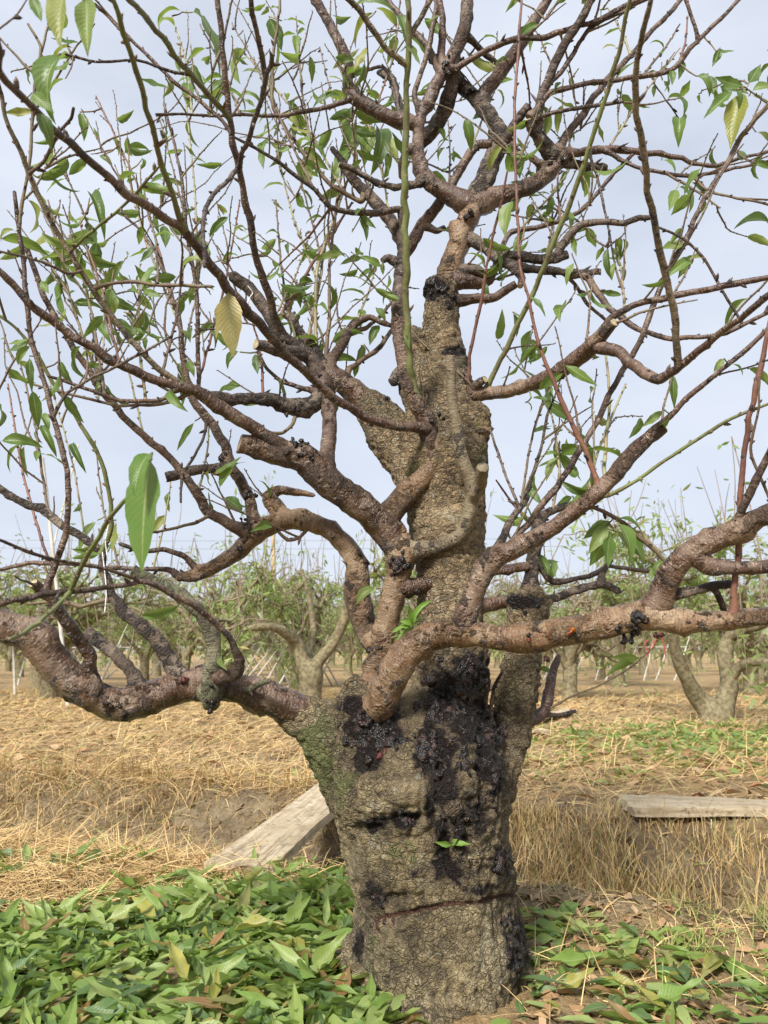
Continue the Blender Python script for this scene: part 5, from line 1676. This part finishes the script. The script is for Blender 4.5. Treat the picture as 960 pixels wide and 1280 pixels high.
def bits(seed):
    rs = np.random.default_rng(seed)
    V, Fc, T_ = [], [], []
    n = 0
    for _ in range(900):
        x, y = rs.uniform(0.22, 1.4), rs.uniform(1.4, 2.35)
        z = float(ground_z(x, y)) + 0.005
        L = rs.uniform(0.012, 0.05); w_ = L * rs.uniform(0.3, 0.6); a = rs.uniform(0, 6.28)
        c, s = math.cos(a), math.sin(a)
        for (lx, ly, lz) in ((0, -L / 2, 0), (w_ / 2, 0, rs.uniform(-.2, .7) * w_), (0, L / 2, rs.uniform(0, .3) * L), (-w_ / 2, 0, rs.uniform(-.2, .7) * w_)):
            V.append((x + lx * c - ly * s, y + lx * s + ly * c, z + lz))
        Fc.append((n, n + 1, n + 2, n + 3)); T_ += [rs.random()] * 4; n += 4
    return tag(obj('leaf_litter', mesh_from('leaf_litter', V, Fc, {'tint': ('FLOAT', T_)}, None, False, (M['dry_leaf'],))), 'broken brown leaf bits on the soil between the dirt clods', 'leaves', kind='stuff')


bits(32)


# ------------------------------------------------------------------ planks
def plank(a, b_, width, thick, name, label, cat='plank', group=None, seed=0):
    a = Vector(a); b_ = Vector(b_)
    L = (b_ - a).length
    rs = np.random.default_rng(seed)
    nx_, ny_ = 26, 6
    V, Fc = [], []
    for side in (1, -1):
        for i in range(nx_ + 1):
            for j in range(ny_ + 1):
                u, v = i / nx_, j / ny_
                ex = (0.010 * math.sin(v * 19 + seed) + 0.006 * rs.normal()) if i in (0, nx_) else 0
                wy = (v - .5) * width * (1 + 0.02 * math.sin(u * 9 + seed))
                V.append(((u - .5) * L + ex, wy, side * thick / 2 + 0.0015 * rs.normal() + 0.009 * math.sin(u * 5 + v * 2)))
    st = (nx_ + 1) * (ny_ + 1)
    q = lambda i, j, s: s * st + i * (ny_ + 1) + j
    for i in range(nx_):
        for j in range(ny_):
            Fc.append((q(i, j, 0), q(i + 1, j, 0), q(i + 1, j + 1, 0), q(i, j + 1, 0)))
            Fc.append((q(i, j, 1), q(i, j + 1, 1), q(i + 1, j + 1, 1), q(i + 1, j, 1)))
    for i in range(nx_):
        Fc.append((q(i, 0, 0), q(i, 0, 1), q(i + 1, 0, 1), q(i + 1, 0, 0)))
        Fc.append((q(i, ny_, 0), q(i + 1, ny_, 0), q(i + 1, ny_, 1), q(i, ny_, 1)))
    for j in range(ny_):
        Fc.append((q(0, j, 0), q(0, j + 1, 0), q(0, j + 1, 1), q(0, j, 1)))
        Fc.append((q(nx_, j, 0), q(nx_, j, 1), q(nx_, j + 1, 1), q(nx_, j + 1, 0)))
    o = obj(name, mesh_from(name, V, Fc, None, None, False, (M['plank'],)))
    X = (b_ - a).normalized()
    Yv = Vector((0, 0, 1)).cross(X).normalized()
    Z = X.cross(Yv)
    m = Matrix((X, Yv, Z)).transposed().to_4x4()
    o.matrix_basis = Matrix.Translation((a + b_) / 2) @ m
    return tag(o, label, cat, group)


plank((-0.435, 2.44, 0.010), (-0.11, 4.10, 0.070), 0.215, 0.032, 'plank', 'grey wooden plank laid slanting across the ditch behind the trunk', seed=3)
zr = float(ground_z(1.6, 3.32))
plank((0.99, 3.32, 0.030), (2.75, 3.16, 0.034), 0.25, 0.036, 'plank', 'weathered wooden plank lying flat on the bank above tall dry grass', seed=7)
p1 = ground_hit(655, 908); p2 = ground_hit(714, 893)
plank((p1[0], p1[1], 0.05), (p2[0], p2[1], 0.05), 0.16, 0.025, 'board', 'pale thin board lying by the right stump over another board', 'board', seed=11)
p1 = ground_hit(650, 921); p2 = ground_hit(682, 918)
plank((p1[0], p1[1], 0.03), (p2[0], p2[1], 0.03), 0.10, 0.025, 'board', 'short dark board end on the ground beside the stump', 'board', seed=12)


# ------------------------------------------------------------------ neighbouring orchard trees
def grow(rs, base_lines, tall, spread):
    """base_lines: list of (pts metres, r0, r1) for trunk; returns limb lines + tip points"""
    lines, tips = [], []

    def rec(p, d, r0, L, lvl):
        pts = [p]
        n = 5
        for k in range(n):
            d = (d + Vector(rs.normal(0, 0.22, 3)) + Vector((0, 0, 0.10 if lvl < 2 else 0.05))).normalized()
            p = p + d * (L / n)
            if p.z > tall: d = Vector((d.x, d.y, -abs(d.z) * .3)).normalized()
            pts.append(p)
        lines.append((pts, r0, r0 * 0.55, lvl))
        if lvl >= 1: tips.append(pts)
        if lvl < 3:
            for _ in range((4, 4, 3)[lvl]):
                k = rs.integers(2, n + 1)
                dd = (d + Vector(rs.normal(0, 0.75, 3))).normalized()
                dd.z = dd.z * 0.75 + 0.02
                rec(pts[k], dd.normalized(), r0 * 0.55, L * rs.uniform(0.55, 0.8), lvl + 1)
    for (pts, r0, r1) in base_lines['starts']:
        d = (pts[-1] - pts[-2]).normalized()
        rec(pts[-1], d, r1, spread, 0)
    return lines, tips


def orchard_tree(seed, stems, tall=2.0, spread=0.75, nleaf=2600, whips=26, leafsize=1.0):
    """meshes for trunk, limbs, whips and foliage around a local origin"""
    rs = np.random.default_rng(seed)
    gt = Geo()
    starts = []
    for pts, radii in stems:
        A = np.array([(*p, q) for p, q in zip(pts, radii)], float)
        A, sl = resample(catmull(A, 6), 0.03)
        add_tube(gt, A[:, :3], A[:, 3], 12, sl, 0.06, (), False, seed)
        starts.append(([Vector(p) for p in pts], radii[0], radii[-1]))
    lines, tips = grow(rs, {'starts': starts}, tall, spread)
    gl = Geo()
    gw = Geo()
    for pts, r0, r1, lvl in lines:
        P = catmull(np.array([tuple(p) for p in pts]), 3)
        A, sl = resample(np.hstack([P, np.linspace(r0, r1, len(P))[:, None]]), 0.05 if lvl else 0.035)
        add_tube(gl if lvl < 3 else gw, A[:, :3], np.maximum(A[:, 3], 0.0035), 7 if lvl < 2 else 5, sl, 0.06, (), False, seed + lvl)
    for _ in range(whips):
        t = tips[rs.integers(len(tips))]
        p = t[rs.integers(2, len(t))]
        L = rs.uniform(0.35, 0.9)
        d = Vector((rs.normal(0, .25), rs.normal(0, .25), 1)).normalized()
        pts = [p, p + d * L * .5 + Vector(rs.normal(0, .02, 3)), p + d * L]
        A, sl = resample(np.hstack([catmull(np.array([tuple(q) for q in pts]), 3), np.linspace(0.006, 0.0025, 7)[:, None]]), 0.08)
        add_tube(gw, A[:, :3], A[:, 3], 5, sl, 0.0, (), False, seed)
        tips.append(pts)
    for _ in range(18):
        t = tips[rs.integers(len(tips))]
        p = t[-1]
        a = math.atan2(p.y, p.x) + rs.normal(0, .5)
        zt = rs.uniform(0.28, 0.75)
        if p.z < zt + 0.15: continue
        o_ = Vector((math.cos(a), math.sin(a), 0)) * rs.uniform(0.12, 0.35)
        pts = [p, p + o_ * .6 + Vector((0, 0, -(p.z - zt) * .35)), p + o_ * .95 + Vector((0, 0, -(p.z - zt) * .75)), Vector((p.x + o_.x, p.y + o_.y, zt))]
        C_ = catmull(np.array([tuple(q) for q in pts]), 3)
        A, sl = resample(np.hstack([C_, np.linspace(0.006, 0.0025, len(C_))[:, None]]), 0.08)
        add_tube(gw, A[:, :3], A[:, 3], 5, sl, 0.0, (), False, seed)
        tips += [pts, pts]
    # foliage: drooping lance leaves in tufts along the twigs
    V, Fc, T_, U = [], [], [], []
    n = 0
    while n < nleaf * 6:
        t = tips[rs.integers(len(tips))]
        k = rs.integers(0, len(t))
        c = np.array(t[k])
        for _ in range(rs.integers(2, 6)):
            p = c + rs.normal(0, 0.055, 3) - np.array((0, 0, 0.03 + 0.12 * rs.random() ** 2))
            L = rs.uniform(0.06, 0.125) * leafsize
            w_ = L * 0.27
            d = np.array((rs.normal(0, .7), rs.normal(0, .7), rs.normal(-0.55, 0.45)))
            d /= np.linalg.norm(d)
            sd = np.cross(d, rs.normal(0, 1, 3)); sd /= np.linalg.norm(sd) + 1e-9
            nn = np.cross(sd, d)
            b1 = p + d * L * .38 + nn * L * .03
            b2 = p + d * L * .72 - nn * L * 0.02
            V += [p, b1 + sd * w_ * .5, b1 - sd * w_ * .5, b2 + sd * w_ * .36, b2 - sd * w_ * .36, p + d * L - nn * L * .10]
            Fc += [(n, n + 1, n + 2), (n + 1, n + 3, n + 4, n + 2), (n + 3, n + 5, n + 4)]
            U += [(.5, 0), (1, .4), (0, .4), (.9, .7), (.1, .7), (.5, .95)]
            T_ += [min(1, rs.beta(2, 2.6) + 0.05)] * 6
            n += 6
    tm = mesh_from('trunk', np.vstack(gt.v), gt.f, None, None, True, (M['bgtrunk'],))
    lm = mesh_from('limbs', np.vstack(gl.v), gl.f, None, None, True, (M['bgbark'],))
    wm = mesh_from('twigs', np.vstack(gw.v), gw.f, None, None, True, (M['bgtwig'],))
    fm = mesh_from('foliage', V, Fc, {'tint': ('FLOAT', T_)}, U, True, (M['leaf_far'],))
    return tm, lm, wm, fm


def place_tree(meshes, x, y, rz, sc_, label, group=None):
    e = empty('orchard_tree', (x, y, float(ground_z(x, y)) - 0.02))
    e.rotation_euler = (0, 0, rz)
    e.scale = (sc_, sc_, sc_)
    tag(e, label, 'tree', group)
    for nm, m in zip(('trunk', 'limb', 'twig', 'foliage'), meshes):
        o = obj(nm, m, e)
        if nm in ('foliage', 'twig'): o['kind'] = 'stuff'
    return e


bR = ground_hit(893, 903); bM = ground_hit(387, 886)
DR, DM = bR[1], bM[1]


def loc(px, py, Y, b_):
    p = at(px, py, Y)
    return (p[0] - b_[0], p[1] - b_[1], max(-0.05, p[2] - 0.0))


# right neighbour: two mossy stems from one swollen base
stR = [([(0.0, 0, -0.1), (-0.02, 0, 0.10), loc(872, 868, DR, bR), loc(858, 842, DR - .1, bR), loc(846, 815, DR - .2, bR), loc(838, 785, DR - .3, bR)], [0.17, 0.14, 0.095, 0.075, 0.06, 0.045]),
       ([(0.05, 0, 0.0), loc(903, 880, DR, bR), loc(911, 850, DR, bR), loc(906, 815, DR, bR), loc(912, 792, DR, bR), loc(935, 780, DR - .2, bR)], [0.13, 0.11, 0.085, 0.08, 0.065, 0.045]),
       ([loc(910, 848, DR, bR), loc(925, 828, DR - .1, bR), loc(948, 822, DR - .3, bR), loc(975, 828, DR - .5, bR)], [0.055, 0.05, 0.045, 0.035])]
place_tree(orchard_tree(21, stR, 1.75, 0.80, 3600, 80), bR[0], bR[1], 0, 1, 'peach tree with two mossy forked stems standing in green fallen leaves')
# middle neighbour: straight pale trunk that forks at waist height
stM = [([(0, 0, -0.1), (0, 0, 0.2), (0.0, 0, 0.42), loc(378, 825, DM, bM), loc(372, 802, DM, bM), loc(352, 786, DM - .2, bM)], [0.16, 0.145, 0.15, 0.09, 0.075, 0.055]),
       ([(0, 0, 0.36), loc(398, 825, DM, bM), loc(418, 800, DM, bM), loc(431, 770, DM, bM), loc(438, 742, DM - .1, bM)], [0.11, 0.08, 0.06, 0.055, 0.045]),
       ([(0, 0, 0.36), loc(386, 815, DM + .3, bM), loc(392, 785, DM + .5, bM)], [0.08, 0.06, 0.045])]
place_tree(orchard_tree(22, stM, 1.60, 0.78, 2100, 50), bM[0], bM[1], 0, 1, 'peach tree with straight pale trunk forking at waist height, beside the heap of poles')

VAR = []
for k in range(5):
    rs = np.random.default_rng(300 + k)
    hf = rs.uniform(0.35, 0.55)
    st = [([(0, 0, -0.1), (0.02 * rs.normal(), 0, 0.2), (0.02 * rs.normal(), 0.02 * rs.normal(), hf)], [0.125, 0.105, 0.105])]
    n = rs.integers(3, 5)
    a0 = rs.uniform(0, 6.28)
    for j in range(n):
        a = a0 + j * 6.28 / n + rs.normal(0, .25)
        c, s = math.cos(a), math.sin(a)
        st.append(([(0, 0, hf - 0.06), (0.14 * c, 0.14 * s, hf + 0.16), (0.33 * c, 0.33 * s, hf + 0.36)], [0.065, 0.052, 0.038]))
    VAR.append(orchard_tree(400 + k, st, 1.62, 0.74, 1750, 48))
spots = []
for (px, py) in ((62, 872), (24, 846), (752, 849), (520, 868), (940, 868)):
    p = ground_hit(px, py)
    spots.append((p[0], p[1], 'near'))
rsx = np.random.default_rng(77)
ORD = 'first second third fourth fifth sixth seventh eighth ninth tenth'.split()
for row, y in enumerate((11.2, 14.2, 17.2, 20.6, 24.5, 29, 34, 40, 48, 58)):
    gap = 2.7 if row < 4 else 2.5
    n = int(y * 0.62 / gap) + 1
    for i in range(-n, n + 1):
        x = i * gap + (1.7 if row % 2 else 0.3) + rsx.normal(0, .25)
        yy = y + rsx.normal(0, .35)
        if any(math.hypot(x - a, yy - b_) < 1.9 for a, b_, _ in spots): continue
        spots.append((x, yy, ORD[row] + ' orchard row'))
for k, (x, y, zn) in enumerate(spots):
    m = VAR[k % 5]
    lab = ['pale stump-like trunk with a thin crown, among the leaning bamboo poles', 'small peach tree with pale trunk behind the leaning bamboo poles', 'peach tree with slim trunk standing behind the arching front limb',
           'peach tree hidden mostly behind the big gum-stained trunk', 'leafy peach tree standing behind the two-stemmed tree'][k] if zn == 'near' else 'leafy peach tree in the %s beyond the two-stemmed tree' % zn
    place_tree(m, x, y, rsx.uniform(0, 6.28), rsx.uniform(0.92, 1.16), lab, None if zn == 'near' else zn)
print('ORCHARD', len(spots) + 2)


# ------------------------------------------------------------------ poles, trellis heap, ribbon, wires
def pole(p, q, r, mat, name, label, cat, group=None, parent=None):
    p = np.asarray(p, float); q = np.asarray(q, float)
    g = Geo()
    t = np.linspace(0, 1, 14)
    P = p[None] + (q - p)[None] * t[:, None]
    P[:, 0] += 0.012 * np.sin(t * 3.0)
    L = np.linalg.norm(q - p)
    rad = r * (1 - 0.35 * t)
    A, sl = resample(np.hstack([P, rad[:, None]]), 0.06)
    nodes = 1 + 0.16 * (np.abs((sl / 0.27) % 1 - 0.5) > 0.44)
    add_tube(g, A[:, :3] - p, A[:, 3] * nodes, 8, sl, 0.0)
    me = mesh_from(name, np.vstack(g.v), g.f, None, None, True, (M[mat],))
    if parent is not None:
        return obj(name, me, parent, tuple(p - np.array(parent.location)))
    return tag(obj(name, me, None, tuple(p)), label, cat, group)


def pole_px(bx, by, tx, ty, wpx, mat, label, dy=0.0):
    p = ground_hit(bx, by)
    q = at(tx, ty, p[1] + dy)
    d = (p - CAM) @ FWD
    return pole(p - np.array((0, 0, 0.05)), q, wpx * .5 * d / F, mat, 'bamboo_pole', label, 'pole')


pole_px(86, 884, 53, 572, 6, 'pole', 'tall white leaning bamboo pole rising above the far trees')
pole_px(19, 868, 15, 798, 4, 'pole', 'short white upright stake at the edge of the orchard row')
pole_px(224, 842, 226, 742, 4, 'pole', 'white upright bamboo pole beside a tan leaning one')
pole_px(218, 846, 199, 748, 4, 'pole_tan', 'tan bamboo pole leaning against the far trees')
pole_px(120, 860, 160, 780, 3.5, 'pole', 'thin pale bamboo pole leaning steeply among the far trunks')
pole_px(22, 856, 98, 556, 3, 'pole', 'long thin pale bamboo pole crossing behind the bare branches', 1.5)
pole_px(344, 838, 341, 660, 7, 'pole_tan', 'thick tan post standing inside the leafy crown behind')


def heap(x, y, n, wdt, hgt, label, seed):
    rs = np.random.default_rng(seed)
    e = tag(empty('pole_rack', (x, y, 0.0)), label, 'pole rack')
    for k in range(n):
        xx = x + (k / (n - 1) - .5) * wdt
        s = 1 if k % 2 else -1
        pole((xx - s * 0.30 * rs.uniform(.5, 1.2), y - 0.35 * s, -0.03), (xx + s * 0.28 * rs.uniform(.6, 1.2), y + 0.1 * s, hgt * rs.uniform(.85, 1.1)), 0.017, 'pole', 'pole', None, None, None, e)
    pole((x - wdt * .55, y, hgt * .8), (x + wdt * .55, y, hgt * .82), 0.016, 'pole', 'crossbar', None, None, None, e)
    return e


heap(-1.95, 14.4, 22, 1.9, 0.95, 'row of crossed white poles behind the straight pale trunk', 4)
heap(-6.4, 19.0, 18, 4.0, 0.9, 'far row of crossed white poles beyond the stump-like trunk', 5)
heap(5.2, 18.0, 18, 3.2, 0.9, 'far row of crossed white poles behind the arching front limb', 6)

# overhead wires far beyond the orchard, slung between two posts outside the frame
for k, (za, zb) in enumerate(((9.6, 10.6), (9.0, 9.9))):
    g = Geo()
    t = np.linspace(0, 1, 40)
    P = np.stack([-60 + 120 * t, np.full(40, 60.0), za + (zb - za) * t - 0.9 * np.sin(math.pi * t)], 1)
    add_tube(g, P, np.full(40, 0.018), 5, t * 120, 0.0)
    tag(obj('overhead_wire', mesh_from('overhead_wire', np.vstack(g.v), g.f, None, None, True, (M['wire'],))), ['upper thin overhead wire crossing the sky low above the trees', 'lower thin overhead wire crossing the sky low above the trees'][k], 'wire')

# torn red ribbon caught on the right neighbour's low twigs
g = Geo()
Yr = bR[1] - 0.7
for pts in ([(806, 822), (815, 810), (822, 795), (828, 790)], [(826, 792), (830, 806), (832, 820)], [(812, 816), (806, 806), (810, 800)]):
    A, sl = resample(np.hstack([catmull(np.array([at(x, y, Yr) for x, y in pts]), 5), np.full((len(pts) * 5 - 4, 1), 0.006)]), 0.02)
    add_tube(g, A[:, :3], A[:, 3], 5, sl, 0.2)
tag(obj('ribbon', mesh_from('ribbon', np.vstack(g.v), g.f, None, None, True, (M['ribbon'],))), 'torn red ribbon hanging in twigs of the two-stemmed tree', 'ribbon')
